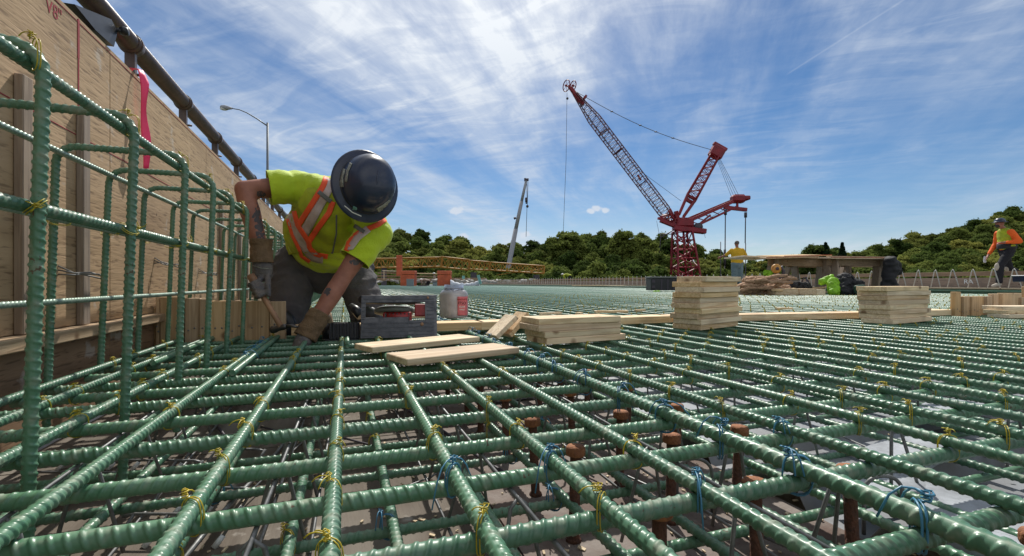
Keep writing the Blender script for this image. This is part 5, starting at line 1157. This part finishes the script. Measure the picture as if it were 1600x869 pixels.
# burlap heap, beams, bags
o = blob('burlap_heap', [([(W(1163, 452, 9.4), .12, .2), (W(1200, 450, 9.6), .13, .25), (W(1225, 453, 9.6), .10, .2)], UP), ([(W(1168, 438, 9.6), .07, .14), (W(1205, 440, 9.7), .09, .2)], UP), ([(W(1158, 447, 9.3), .05, .08), (W(1180, 445, 9.2), .06, .08)], UP)], .018, M['burlap'], smooth=2, wrinkle=.045, wscale=17)
tag(o, 'crumpled heap of brown burlap left of the sheet tables', 'burlap')
for k in range(14):
    a = W(1157+k*4.6, 454-(k*7) % 19, 9.1+.02*(k % 5)); b = a+RT*random.uniform(.25, .45)+UP*random.uniform(-.08, .07); o = blob('burlap_fold', [([(a, .028, .035), (a.lerp(b, .5)+UP*.025, .036, .05), (b, .022, .03)], UP)], .012, M['burlap'], smooth=2, wrinkle=.015, wscale=20)
    tag(o, 'rolled burlap fold in front of the brown heap, %s from the left' % ORD[k], 'burlap', 'burlap folds')
for k, (pa, pb, y_, D, mt, lb) in enumerate(((1157, 1235, 458.5, 9.3, 'weather', 'dark reddish beam under the burlap heap'), (1212, 1248, 456, 9.0, 'pine', 'short orange-toned beam before the left sawhorse'), (1249, 1276, 456, 9.1, 'pine', 'short beam end before the sawhorse, beside the green bag'), (1276, 1290, 457, 9.2, 'pine_pale', 'small beam end touching the lime green bag'))):
    a, b = W(pa, y_, D), W(pb, y_, D); m = MB(); m.box((a+b)/2+FW*.3, ((b-a).length, .6, .12 if k else .07), Matrix((RT, FW, UP)).transposed(), .004); tag(m.build('timber_beam', M[mt]), lb, 'beam', 'beams before the sawhorses')
o = blob('coil_of_hose', [([(W(1240, 447, 9.6), .07, .05), (W(1262, 449, 9.6), .10, .06)], RT)], .012, M['black'], smooth=2, wrinkle=.05, wscale=22); tag(o, 'black coil of cord lying on the beams', 'cord')
o = blob('backpack', [([(W(1302, 442, 9.3), .12, .10), (W(1303, 456, 9.2), .10, .1)], RT), ([(W(1285, 440, 9.4), .06, .06), (W(1300, 436, 9.4), .08, .05)], RT)], .014, M['lime_bag'], smooth=2, wrinkle=.045, wscale=10); tag(o, 'lime green bag slumped before the sawhorse', 'bag')
o = blob('backpack', [([(W(1320, 437, 9.3), .13, .12), (W(1322, 454, 9.2), .17, .13)], RT), ([(W(1335, 445, 9.2), .13, .1), (W(1345, 455, 9.2), .10, .1)], RT)], .015, M['black'], smooth=2, wrinkle=.06, wscale=9); tag(o, 'large black backpack slumped beside the lime green bag', 'bag')
o = blob('backpack', [([(W(1340, 453, 9.0), .10, .06), (W(1349, 451, 9.0), .07, .05)], RT)], .012, M['dark_green_bag'], smooth=2, wrinkle=.02, wscale=12); tag(o, 'small dark green pouch before the black backpack', 'bag')
o = blob('folded_vest', [([(W(1196, 426, 10.5), .06, .05), (W(1203, 429, 10.5), .09, .06)], RT)], .012, M['lime_bag'], smooth=2, wrinkle=.03, wscale=16); tag(o, 'lime vest lying behind the burlap heap', 'vest')
for k, (px, py, D) in enumerate(((1259, 440, 10.2), (1233, 445, 10.0))):
    c = W(px, py, D); m = MB(); m.tube([c-RT*.1-UP*.05, c-RT*.04+UP*.09, c+RT*.05+UP*.02, c+RT*.10-UP*.08], .012, 8); m.tube([c+UP*.10, c+UP*.0+RT*.03, c-UP*.12], .014, 8); tag(m.build('bent_tool', M['dark_steel']), 'dark bent tool among the clutter by the left sawhorse, %s one' % ('right', 'left')[k], 'tool', 'bent tools')
# black tool box
c = W(1017, 455, 13.2); bx_ = thing('job_box', 'dark grey job box with ribs standing behind the tall board stack', 'box', (c.x, c.y, 0)); Mx = Matrix((RT, FW, UP)).transposed(); c.z = .012
m = MB(); m.box(c+RT*.62+FW*.25+UP*.19, (1.24, .5, .34), Mx, .012); m.build('box_body', M['blackpl'], bx_)
m = MB(); m.box(c+RT*.62+FW*.25+UP*.385, (1.27, .53, .045), Mx, .01); m.build('lid', M['grey_strap'], bx_)
m = MB()
for k in range(2): m.box(c+RT*(.07)+UP*(.12+.15*k)-FW*.006, (.09, .02, .07), Mx, .004)
for k in range(6): m.box(c+RT*(.3+.17*k)+UP*.18-FW*.004, (.03, .014, .30), Mx, .003)
m.build('latch', M['dark_steel'], bx_)
o = blob('glove_pair', [([(W(1022, 456, 12.6), .04, .03), (W(1030, 457, 12.6), .05, .03)], RT)], .012, M['lime_bag'], smooth=2, wrinkle=.01, wscale=20); tag(o, 'yellow-green gloves lying before the dark job box', 'gloves')
# blue case at the right edge
c = W(1597, 436, 8.2); cs2 = thing('tool_case', 'blue grey tool case at the right edge above the upright boards', 'box', tuple(c)); m = MB(); m.box(c+RT*.15, (.40, .25, .10), Mx, .015); m.build('case_body', M['helmet'], cs2); m = MB(); m.box(c+RT*.15+UP*.055, (.41, .26, .02), Mx, .006); m.build('lid', M['grey_paint'], cs2)
m = MB(); m.bar(c+RT*.12-UP*.05, c+RT*.12-UP*.28, .10, .10); tag(m.build('timber_post', M['pine_z']), 'stub post carrying the blue grey case at the right edge', 'post')

# ================================================================== DECK END: boxes, bags, rubble
def obox(px0, px1, yt, yb, D, label, dep=.9):
    a, b = W(px0, yb, D), W(px1, yb, D); h = (yb-yt)/FPX*D+.08; a.z = b.z = -.02; c = (a+b)/2+FW*dep/2; wd = (b-a).length; t = thing('site_box', label, 'box', tuple(c), group='orange boxes at the deck end')
    m = MB(); m.box(c+UP*h*.36, (wd*.96, dep, h*.72), Mx, .02); m.build('box_body', M['orange_box'], t); m = MB(); m.box(c+UP*h*.86, (wd, dep*1.05, h*.24), Mx, .03); m.build('lid', M['orange_box'], t)
    m = MB()
    for q in (-1, 1): m.box(c+RT*q*wd*.38-UP*.05, (.12, dep, .10), Mx)
    m.build('skid', M['dark_steel'], t)
obox(625, 648, 421, 444, 38, 'orange steel site box at the deck end, left one beside the grey bin'); obox(683, 704, 421, 444, 38, 'orange steel site box at the deck end, right one beside the white bag')
def sbx(px0, px1, yt, yb, D, mat, label, name='bin', dep=.4, lidm=None):
    a, b = W(px0, yb, D), W(px1, yb, D); h = (yb-yt)/FPX*D; a.z = b.z = -.15; c = (a+b)/2+FW*dep/2; t = thing(name, label, 'bin', tuple(c)); m = MB(); m.box(c+UP*h*.45, ((b-a).length, dep, h*.9), Mx, .02); m.build('bin_body', M[mat], t); m = MB(); m.box(c+UP*h*.95, ((b-a).length*1.04, dep*1.04, h*.08), Mx, .01); m.build('lid', M[lidm or mat], t)
sbx(635, 645, 432, 447, 33, 'grey_box', 'grey plastic bin before the left orange box'); sbx(676, 682, 434, 444, 36, 'grey_box', 'pale grey bin with black lid beside the right orange box', lidm='blackpl'); sbx(653, 666, 440, 445, 34, 'dark_steel', 'low dark machine between the orange boxes', 'compactor', .6)
sbx(671, 676, 438, 444, 36, 'white', 'small white bucket beside the right orange box', 'bucket', .3)
m = MB(); a, b = W(704, 442, 37.6), W(749, 442, 37.6); a.z = b.z = -.12; n = 16; vs = []
for k in range(n+1):
    f = k/n; p = a.lerp(b, f); h = .62-.30*math.sin(PI*f)**.6+.05*math.sin(k*2.3); bl = .10*math.sin(k*1.9)
    vs += [p-FW*(.05+bl*.3), p-FW*(.22+bl)+UP*h*.45, p-FW*.05+UP*h, p+FW*.6+UP*h*.97, p+FW*.75]
m.add(vs, [(k*5+q, (k+1)*5+q, (k+1)*5+q+1, k*5+q+1) for k in range(n) for q in range(4)]+[(4, 3, 2, 1, 0), tuple(n*5+q for q in range(5))], True); o = m.build('bulk_bag', M['white_bag']); tag(o, 'long sagging white bulk bag with teal corner at the deck end', 'bulk bag')
m = MB(); m.bar(W(747, 430, 37.2), W(751, 444, 37.2), .30, .2); m.bar(W(724, 431, 37.9), W(724, 436, 37.9), .2, .1); tag(m.build('bag_strap', M['teal']), 'teal corner straps of the white bulk bag', 'strap')
m = MB(); m.box(W(624, 415, 44), (.48, .4, 1.9), Mx, .02); tag(m.build('steel_column', M['orange_box']), 'tall reddish steel column rising behind the left orange box', 'column')
# end form, rails and rubble across the deck end
m = MB(); m.bar(W(545, 437, 44), W(760, 436.5, 46), .1, .28, ch=.01); m.bar(W(590, 426.5, 45), W(690, 427.5, 45.5), .1, .10); m.bar(W(560, 431, 44.6), W(690, 432, 45.2), .1, .12); tag(m.build('end_form', M['weather']), 'brown timber form closing the far end of the deck', 'end form')
m = MB()
for k in range(90):
    p = W(random.uniform(560, 840), random.uniform(437.5, 441), 43+random.uniform(-2, 1)); s_ = random.uniform(.06, .28); m.box(p, (s_*random.uniform(1, 3), s_, s_*.6), box_rot(random.uniform(0, 6), random.uniform(-.4, .4)), .01)
tag(m.build('rubble', M['concrete'], origin=(0, 0, 0)), 'pale building clutter strewn along the deck end', 'rubble', kind='stuff')
for k, (a, b, y_, D) in enumerate(((598, 628, 423, 44), (640, 690, 427, 45))):
    m = MB(); m.bar(W(a, y_, D), W(b, y_+1, D), .2, .08); m.bar(W(a+2, y_, D), W(a+2, y_+14, D), .06); m.bar(W(b-2, y_, D), W(b-2, y_+14, D), .06); tag(m.build('work_bench', M['pine_pale']), 'pale plank bench at the deck end, %s one' % ('left', 'right')[k], 'bench', 'benches at the deck end')
for k, px in enumerate((679, 697, 758, 776)):
    P = W(px, 442, 44); P.z = -.5
    if k < 2: figure('person', 'tiny standing worker in white helmet at the deck end, %s one' % ('left', 'right')[k], P, .95, (RT if k else -RT), dict(knee={-1: (.02, .5), 1: (0, .5)}, ankle={-1: (0, .1), 1: (0, .1)}, neck=(.02, 1.5), head=(.05, 1.66), chest=(0, 1.28), elbow={-1: (-.28, .05, 1.2), 1: (.28, .05, 1.2)}, wrist={-1: (-.25, .25, 1.1), 1: (.25, .25, 1.1)}), ('weather_z', 'dark_trousers'), helmet='white', voxel=.035)
m = MB(); c = W(770, 441, 24); m.box(W(935, 446.5, 20), (2.2, .35, .02), Mx, .005); tag(m.build('flat_board', M['pine_pale']), 'thin flat board lying on the far mat right of the jar', 'board')
# ================================================================== STREET LAMP
Dl = 30.0; lp = thing('street_lamp', 'grey street lamp with curved arm rising behind the plywood wall', 'street lamp', tuple(V((W(418, 200, Dl).x, W(418, 200, Dl).y, -2))))
p0 = W(418, 192, Dl); b0 = p0.copy(); b0.z = -1.5
m = MB(); m.tube([b0, b0.lerp(p0, .5), p0], [.10, .085, .065], 12); m.build('pole', M['lamp_grey'], lp)
m = MB(); m.tube([W(418, 197, Dl), W(402, 186, Dl), W(386, 176.5, Dl), W(374, 171.5, Dl), W(362, 169.5, Dl)], [.045, .04, .035, .03, .03], 8); m.build('arm', M['lamp_grey'], lp)
m = MB(); a, b = W(363, 169.5, Dl), W(344, 167.5, Dl); m.tube([a, a.lerp(b, .25), a.lerp(b, .6), a.lerp(b, .9), b], [.05, .10, .16, .13, .04], 12); m.build('lamp_head', M['grey_paint'], lp)
m = MB(); m.ball(a.lerp(b, .68)-UP*.09, .24, .13, .10, 12); m.build('lens', M['lens'], lp)

# ================================================================== CRANES
def lattice(m, a, b, wa, wb, n, rc, rb, u, v, ends=True, brace2=True):
    """four-chord latticed strut from a to b; u, v span its cross-section"""
    a, b, u, v = V(a), V(b), V(u), V(v); C = []
    for i in range(n+1):
        f = i/n; c = a.lerp(b, f); w_ = wa+(wb-wa)*f if not callable(wa) else wa(f); C.append([c+u*w_/2*sx+v*w_/2*sy for sx, sy in ((-1, -1), (1, -1), (1, 1), (-1, 1))])
    for q in range(4): m.tube([C[i][q] for i in range(n+1)], rc, 5)
    for i in range(n):
        for q in range(4):
            q2 = (q+1) % 4; p, r_ = (C[i][q], C[i+1][q2]) if (i+q) % 2 else (C[i][q2], C[i+1][q]); m.tube([p, r_], rb, 3, caps=False)
            if brace2: m.tube([C[i][q], C[i][q2]], rb, 3, caps=False)
Dc = 115.0
def K(px, py, dd=0): return W(px, py, Dc+dd)
crn = thing('lattice_boom_crane', 'tall red crawler crane with lattice boom, mast and counterweight jib beyond the deck', 'crane', tuple(V((K(1068, 442).x, K(1068, 442).y, -12))))
b0_, b1_ = K(1050, 346), K(898, 146); ax_ = (b1_-b0_).normalized(); nn = ax_.cross(FW).normalized(); u = (nn*math.cos(R(33))+FW*math.sin(R(33))); v = ax_.cross(u)
m = MB(); lattice(m, b0_.lerp(b1_, .0), b0_.lerp(b1_, .08), 1.2, 2.5, 3, .13, .055, u, v); lattice(m, b0_.lerp(b1_, .08), b0_.lerp(b1_, .80), 2.5, 2.5, 34, .13, .055, u, v); lattice(m, b0_.lerp(b1_, .80), b1_, 2.5, .8, 9, .13, .055, u, v)
for f in (.3, .55, .70): c = b0_.lerp(b1_, f); m.bar(c+u*1.25+v*1.25, c-u*1.25+v*1.25, .2); m.bar(c+u*1.25-v*1.25, c-u*1.25-v*1.25, .2)
m.build('boom', M['boom_steel'], crn)
m = MB(); lattice(m, b0_, b0_.lerp(b1_, .07), 1.6, 2.3, 3, .25, .14, u, v); m.bar(K(1050, 347), K(1028, 341), .9, .5); m.bar(b0_.lerp(b1_, .32), b0_.lerp(b1_, .36)-nn*.2, .4); m.build('boom_foot', M['red_paint'], crn)
m = MB(); m.bar(b1_-ax_*3.5, b1_+ax_*1.8, 1.0, .8, ch=.1); m.bar(K(905, 160), K(888, 134), .5, .5); m.bar(K(912, 155), K(916, 150), 1.2, .5); m.build('boom_tip', M['red_paint'], crn)
for (px, py, rr, dd) in ((885, 134, 1.35, -1.0), (895.5, 134, 1.15, .8)):
    m = MB(); c = K(px, py, dd); nx_ = (RT*.85+FW*.5).normalized(); e1 = UP; e2 = nx_.cross(UP); pts = [c+e1*rr*math.cos(2*PI*k/24)+e2*rr*math.sin(2*PI*k/24) for k in range(24)]; m.tube(pts, .12, 6, closed=True)
    for k in range(6): m.tube([c, pts[k*4]], .05, 4)
    m.tube([c-nx_*.3, c+nx_*.3], .25, 8); m.build('sheave', M['red_paint'], crn)
# mast
a, b = K(1064, 338), K(1119, 240); axm = (b-a).normalized(); nm = axm.cross(FW).normalized(); um = nm*math.cos(R(20))+FW*math.sin(R(20)); vm = axm.cross(um)
m = MB(); lattice(m, a.lerp(b, .28), a.lerp(b, .97), 2.3, 1.9, 11, .19, .10, um, vm); m.build('mast', M['red_paint'], crn)
m = MB(); 
for q in (-1, 1): m.bar(a+nm*q*.6, a.lerp(b, .31)+nm*q*1.15, .55, .6); m.bar(a+nm*q*.6+vm*1.2, a.lerp(b, .31)+nm*q*1.15+vm*1.2, .4, .4)
m.bar(a.lerp(b, .24)-nm*1.2, a.lerp(b, .24)+nm*1.2, .9, .7); m.bar(a.lerp(b, .30)-nm*1.2, a.lerp(b, .30)+nm*1.2, .5, .7); m.build('mast_foot', M['red_paint'], crn)
m = MB(); m.box(b+axm*.3, (3.1, 2.4, 2.9), Matrix((nm, FW, axm)).transposed(), .35); m.box(b+axm*1.9, (3.6, 1.2, .8), Matrix((nm, FW, axm)).transposed(), .15); m.build('mast_head', M['red_paint'], crn)
# back jib
m = MB(); m.bar(K(1066, 350), K(1150, 313), .7, .8, ch=.05); m.bar(K(1078, 358), K(1153, 322), .45, .5); m.bar(K(1066, 346, 1.6), K(1150, 311, 1.6), .6, .7)
for k in range(6): f = .12+.14*k; m.bar(K(1066, 350).lerp(K(1150, 313), f), K(1078, 358).lerp(K(1153, 322), min(1, f+.09)), .2); m.bar(K(1066, 350).lerp(K(1150, 313), f), K(1066, 346, 1.6).lerp(K(1150, 311, 1.6), f), .2)
m.bar(K(1088, 354), K(1110, 336), .4); m.box(K(1153, 311, .5), (3.2, 2.6, 2.0), Matrix((RT, FW, UP)).transposed(), .5); m.box(K(1160, 310, .5), (3.0, 2.4, 1.0), Mx, .2); m.bar(K(1131, 324), K(1167, 328), .6, .9, ch=.05)
m.bar(K(1152, 313), K(1152, 325), .4); m.build('counterweight_jib', M['red_paint'], crn)
m = MB(); m.box(K(1068, 348, .5), (4.2, 3.0, 2.2), Mx, .3); m.bar(K(1032, 344), K(1062, 356), 1.2, 1.0, ch=.1); m.bar(K(1052, 356), K(1102, 362), 2.0, 1.2, ch=.15); m.bar(K(1060, 340), K(1046, 352), 1.0, .8); m.bar(K(1056, 330), K(1062, 356), .7, .9); m.build('slewing_platform', M['red_paint'], crn)
m = MB(); m.lathe([(0, -.9), (.95, -.9), (.95, .9), (0, .9)], 18, Matrix.Translation(K(1090, 355)) @ Matrix((UP, FW.cross(UP)*-1, FW)).transposed().to_4x4()); m.build('winch', M['dark_steel'], crn)
m = MB(); m.tube([K(1058, 356), K(1032, 372)], .16, 5); m.tube([K(1032, 366), K(1056, 366)], .12, 5); m.tube([K(1032, 366), K(1031, 396)], .1, 4); m.build('side_frame', M['dark_steel'], crn)
ta, tb = K(1066, 362, .5), K(1072, 446, .5); m = MB()
lattice(m, ta, tb, 3.6, 5.6, 6, .28, .16, RT, FW); lattice(m, tb, tb-UP*12, 5.6, 7.0, 4, .28, .16, RT, FW)
m.tube([K(1068, 362), K(1073, 446)], .28, 5)
for k in range(6): f = k/6; c1_, c2_ = ta.lerp(tb, f), ta.lerp(tb, f+1/6); m.tube([c1_-RT*(1.8+f), c2_+RT*(.0)], .15, 4); m.tube([c1_+RT*(1.8+f), c2_+RT*.0], .15, 4)
m.build('tower', M['red_paint'], crn)
m = MB(); m.box(V((tb.x, tb.y, -12.5)), (14, 9, 1.4), Mx, .1); m.build('base', M['dark_steel'], crn)
cab = MB()
for dx in (-.4, .4):
    p1, p2 = K(896, 141, dx), K(1118, 236, dx); cab.tube([p1.lerp(p2, k/12)-UP*1.6*math.sin(PI*k/12) for k in range(13)], .07, 4)
    for f in (.27, .47, .58, .70): c = p1.lerp(p2, f)-UP*1.6*math.sin(PI*f); cab.tube([c-RT*.3, c+RT*.3], .16, 5)
cab.tube([K(898, 152), K(960, 228)-UP*1.5, K(1064, 314)], .045, 4)
for q in range(4): cab.tube([K(1119+q*1.6, 246, q*.4), K(1143+q*4.2, 308, q*.4)], .05, 4)
cab.tube([K(886, 145), K(884.5, 250), K(880, 366)], .05, 4); cab.tube([K(1026, 345), K(1030, 366)], .05, 4); cab.tube([K(1090, 352), K(1134, 326)], .05, 4); cab.tube([K(1099, 356), K(1102, 372)], .05, 4)
cab.build('cables', M['cable'], crn)
m = MB()
for (x0, y0, y1) in ((1133.5, 328, 405), (1165, 332, 380)): m.tube([K(x0, y0), K(x0-.6, y1)], .13, 5); m.tube([K(x0, y0), K(x0, y0+8)], .35, 6)
m.tube([K(1132.5, 390), K(1132.5, 414)], .28, 6); m.tube([K(1165, 380), K(1165, 445)-UP*6], .11, 5); m.tube([K(1132.5, 414), K(1132.5, 445)-UP*6], .11, 5); m.build('hanger_rod', M['dark_steel'], crn)
m = MB(); m.ball(K(886.5, 154), .32, n=8); m.build('hook_ball', M['dark_steel'], crn)

tc_ = thing('telescopic_crane', 'grey telescopic crane boom leaning right of the yellow truss', 'crane', tuple(V((W(789, 442, 125).x, W(789, 442, 125).y, -12))))
def K2(px, py): return W(px, py, 125)
m = MB(); p = [K2(787, 450)-UP*10, K2(793, 425), K2(806, 358), K2(815, 315), K2(822, 283)]; m.tube(p[:3], [.75, .68, .62], 8); m.tube(p[2:4], [.52, .50], 8); m.tube(p[3:], [.40, .36], 8); m.build('boom', M['grey_paint'], tc_)
m = MB(); m.bar(K2(819, 281), K2(826, 281), .5, .7, ch=.05); m.tube([K2(821, 281), K2(820, 278.5)], .25, 6); m.tube([K2(806, 340), K2(803, 342)], .3, 6); m.build('boom_head', M['dark_steel'], tc_)
m = MB(); m.tube([K2(823, 284), K2(823.5, 309)], .07, 4); m.tube([K2(825, 284), K2(824, 322)], .07, 4); m.tube([K2(823.5, 322), K2(822, 370)], .07, 4); m.build('cables', M['cable'], tc_)
m = MB(); m.tube([K2(822.4, 309), K2(822.4, 316)], .36, 8); m.ball(K2(822.4, 317.5), .25, n=8); m.ball(K2(824, 322.5), .40, n=8); m.build('hook_block', M['dark_steel'], tc_)
m = MB(); m.box(V((p[0].x, p[0].y, -11.5)), (9, 3, 2.4), Mx, .2); m.build('carrier', M['grey_paint'], tc_)

# yellow truss boom lying beyond the deck
yt_ = thing('truss_boom', 'long yellow lattice truss lying level beyond the deck end', 'truss', tuple(V((W(720, 442, 78).x, W(720, 442, 78).y, -1))), group=None)
def K3(px, py): return W(px, py, 78)
secs = [(540, 412, 626, 411, 1.5), (627, 411, 690, 409.5, 1.55), (690, 409.5, 733, 414, 1.7), (733, 414, 765, 416, 1.4), (765, 416, 850, 421.5, 1.25)]
for k, (xa, ya, xb, yb, h) in enumerate(secs):
    a, b = K3(xa, ya), K3(xb, yb); d = (b-a).normalized(); up_ = (UP-d*UP.dot(d)).normalized(); m = MB(); lattice(m, a, b, h, h*.96, max(4, int((b-a).length/.95)), .10, .055, up_, FW); m.bar(a-up_*h/2, b-up_*h/2, .30, .26); m.bar(a+up_*h/2, a-up_*h/2, .3, .3); m.bar(b+up_*h/2, b-up_*h/2, .25, .25); m.build('section', M['yellow_paint'], yt_)
m = MB(); m.bar(K3(690, 402), K3(672, 405), .2, .2); m.bar(K3(690, 402), K3(735, 409), .14, .14); m.tube([K3(775, 430), K3(850, 420)], .05, 4); m.build('stay', M['yellow_paint'], yt_)
for px, py in ((600, 412), (740, 420), (838, 424)):
    c = K3(px, py); m = MB(); m.bar(c-UP*.6, V((c.x, c.y, -12)), .8, .8); m.build('support', M['dark_steel'], yt_)

# ================================================================== TREES
def crown_mesh(seed, n=7000, conifer=False, kind=0):
    g = np.random.default_rng(seed); lobes = []
    if conifer:
        c = []; h = 12.0
        zz_ = g.random(n)**1.2; rr_ = (1-zz_)*2.9*(.55+.45*np.abs(np.sin(zz_*26+g.random(n)*.6)))*np.sqrt(g.random(n)*.55+.45); a = g.random(n)*2*np.pi
        P = np.stack([rr_*np.cos(a), rr_*np.sin(a), 1.5+zz_*10.5-rr_*.18], 1); Nn = np.stack([np.cos(a), np.sin(a), .4+0*a], 1); sz = .20
    else:
        for k in range(58):
            q = g.normal(size=3); q /= np.linalg.norm(q); q *= g.random()**.45; el = q[2]*.5+.5
            wd_ = (3.6 if kind == 0 else 4.0)*(1.0-.35*max(0, q[2])); lobes.append((q[0]*wd_+g.normal()*.3, q[1]*wd_+g.normal()*.3, 2.0+el*(8.4 if kind == 0 else 7.2)+g.normal()*.35, g.uniform(.6, 1.6)))
        L_ = np.array(lobes); wgt = L_[:, 3]**2; idx = g.choice(len(L_), n, p=wgt/wgt.sum()); d = g.normal(size=(n, 3)); d /= np.linalg.norm(d, axis=1)[:, None]; d[:, 2] = np.where(d[:, 2] < -.35, -d[:, 2], d[:, 2])
        rad = L_[idx, 3]*(1-.45*g.random(n)**2+.24*np.maximum(0, g.normal(size=n))); P = L_[idx, :3]+d*rad[:, None]*np.array([1, 1, .82]); Nn = d; sz = .20
    Nn = Nn/np.linalg.norm(Nn, axis=1)[:, None]+g.normal(size=(n, 3))*.55; Nn /= np.linalg.norm(Nn, axis=1)[:, None]
    t = np.cross(Nn, g.normal(size=(n, 3))); t /= np.linalg.norm(t, axis=1)[:, None]; b = np.cross(Nn, t); s_ = (sz*(.6+.9*g.random(n)))[:, None]
    v = np.stack([P-t*s_-b*s_*.7, P+t*s_*1.1-b*s_*.5, P+t*s_*.8+b*s_*.8, P-t*s_*.7+b*s_], 1).reshape(-1, 3); f = np.arange(n*4).reshape(n, 4)
    me = np_mesh('crown', [(v, f, 0)], [M['needle'] if conifer else M[('leaf', 'leaf2')[kind]]]); me.polygons.foreach_set('use_smooth', [False]*len(me.polygons)); return me
crowns = [(crown_mesh(k, 15000, kind=k % 2), k % 2) for k in range(7)]; con = [crown_mesh(50+k, 3400, True) for k in range(2)]
def trunk_mesh(seed):
    rd = random.Random(seed); m = MB(); m.tube([(0, 0, -1), (.05, 0, 2), (.1, .1, 4.5), (0, .1, 7.5)], [.34, .26, .20, .08], 8)
    for k in range(6): a = rd.uniform(0, 6.28); z = rd.uniform(2.6, 5.5); m.tube([(0, 0, z), (math.cos(a)*1.1, math.sin(a)*1.1, z+1.2), (math.cos(a)*2.2, math.sin(a)*2.2, z+2.6)], [.11, .07, .03], 5)
    return m.mesh('trunk', M['bark'])
trunks = [trunk_mesh(k) for k in range(3)]
def tree(x, y, z, s, me, lb, grp, kind):
    t = thing(kind, lb, 'tree', (x, y, z), random.uniform(0, 6.28), grp); t.scale = (s*random.uniform(1.05, 1.35), s*random.uniform(1.05, 1.35), s*random.uniform(.94, 1.04))
    for nm, mm in (('crown', me), ('trunk', random.choice(trunks))): c = bpy.data.objects.new(nm, mm); COL.objects.link(c); c.parent = t
rows = [(94, 7.6, .9), (104, 7.4, .95), (115, 7.2, 1.0), (127, 7.2, 1.0), (140, 7.2, 1.0), (153, 7.4, 1.0), (167, 7.4, 1.0), (180, 7.4, 1.0)]
nT = 0; RN = ['nearest', 'second', 'third', 'fourth', 'fifth', 'sixth', 'seventh', 'crest']
for ri, (D, sp, sc) in enumerate(rows):
    la = (560-800)/FPX*D; la1 = (1650-800)/FPX*D; nR = 0
    while la < la1:
        px = 800+FPX*la/D; dd = D+random.uniform(-4, 4); k = rowfrac(dd); target = CAMZ+(442-skyline(px)+random.uniform(-3, 6))*k/FPX*dd; p = FW*dd+RT*la*dd/D
        s = sc*random.uniform(.70, 1.15); zt = target-s*11.2; side_ = 'left' if px < 880 else ('middle' if px < 1140 else 'right'); me, kd = random.choice(crowns)
        if not (1035 < px < 1105 and D < 118):
            lb = '%s broadleaf tree %s, %s from the left in the %s row' % (('dark green', 'olive green')[kd], {'left': 'behind the yellow truss', 'middle': 'around the red crane', 'right': 'on the right hill'}[side_], ORD[nR], RN[ri]); nR += 1
            tree(p.x, p.y, min(zt, max(ground_z(p.x, p.y)+1.0, zt)), s, me, lb, 'trees on the far ridge', 'broadleaf_tree'); nT += 1
        la += sp*random.uniform(.8, 1.2)
for px, yt_2, D, lb in ((1316, 382, 112, 'dark pointed conifer on the skyline right of the sheet tables'), (1290, 380, 118, 'dark pointed conifer rising left of its twin behind the tables')):
    p = FW*D+RT*(px-800)/FPX*D; zt = CAMZ+(442-yt_2)/FPX*D; tree(p.x, p.y, zt-12, 1.0, con[0 if px > 1300 else 1], lb, 'skyline conifers', 'conifer_tree')
for px, yt_2, D, s, lb in ((885, 357, 150, 1.15, 'rounded dark tree standing above the ridge under the crane cable'), (975, 360, 140, 1.2, 'broad dark tree on the skyline left of the red crane'), (1278, 378, 120, 1.0, 'rounded tree on the skyline above the sheet tables')):
    p = FW*D+RT*(px-800)/FPX*D; zt = CAMZ+(442-yt_2)/FPX*D; tree(p.x, p.y, zt-11.2*s, s, crowns[2][0], lb, 'skyline broadleaf trees', 'broadleaf_tree')
bpy.data.scenes.remove(TMP)
print('trees', nT, 'objects', len(bpy.data.objects))
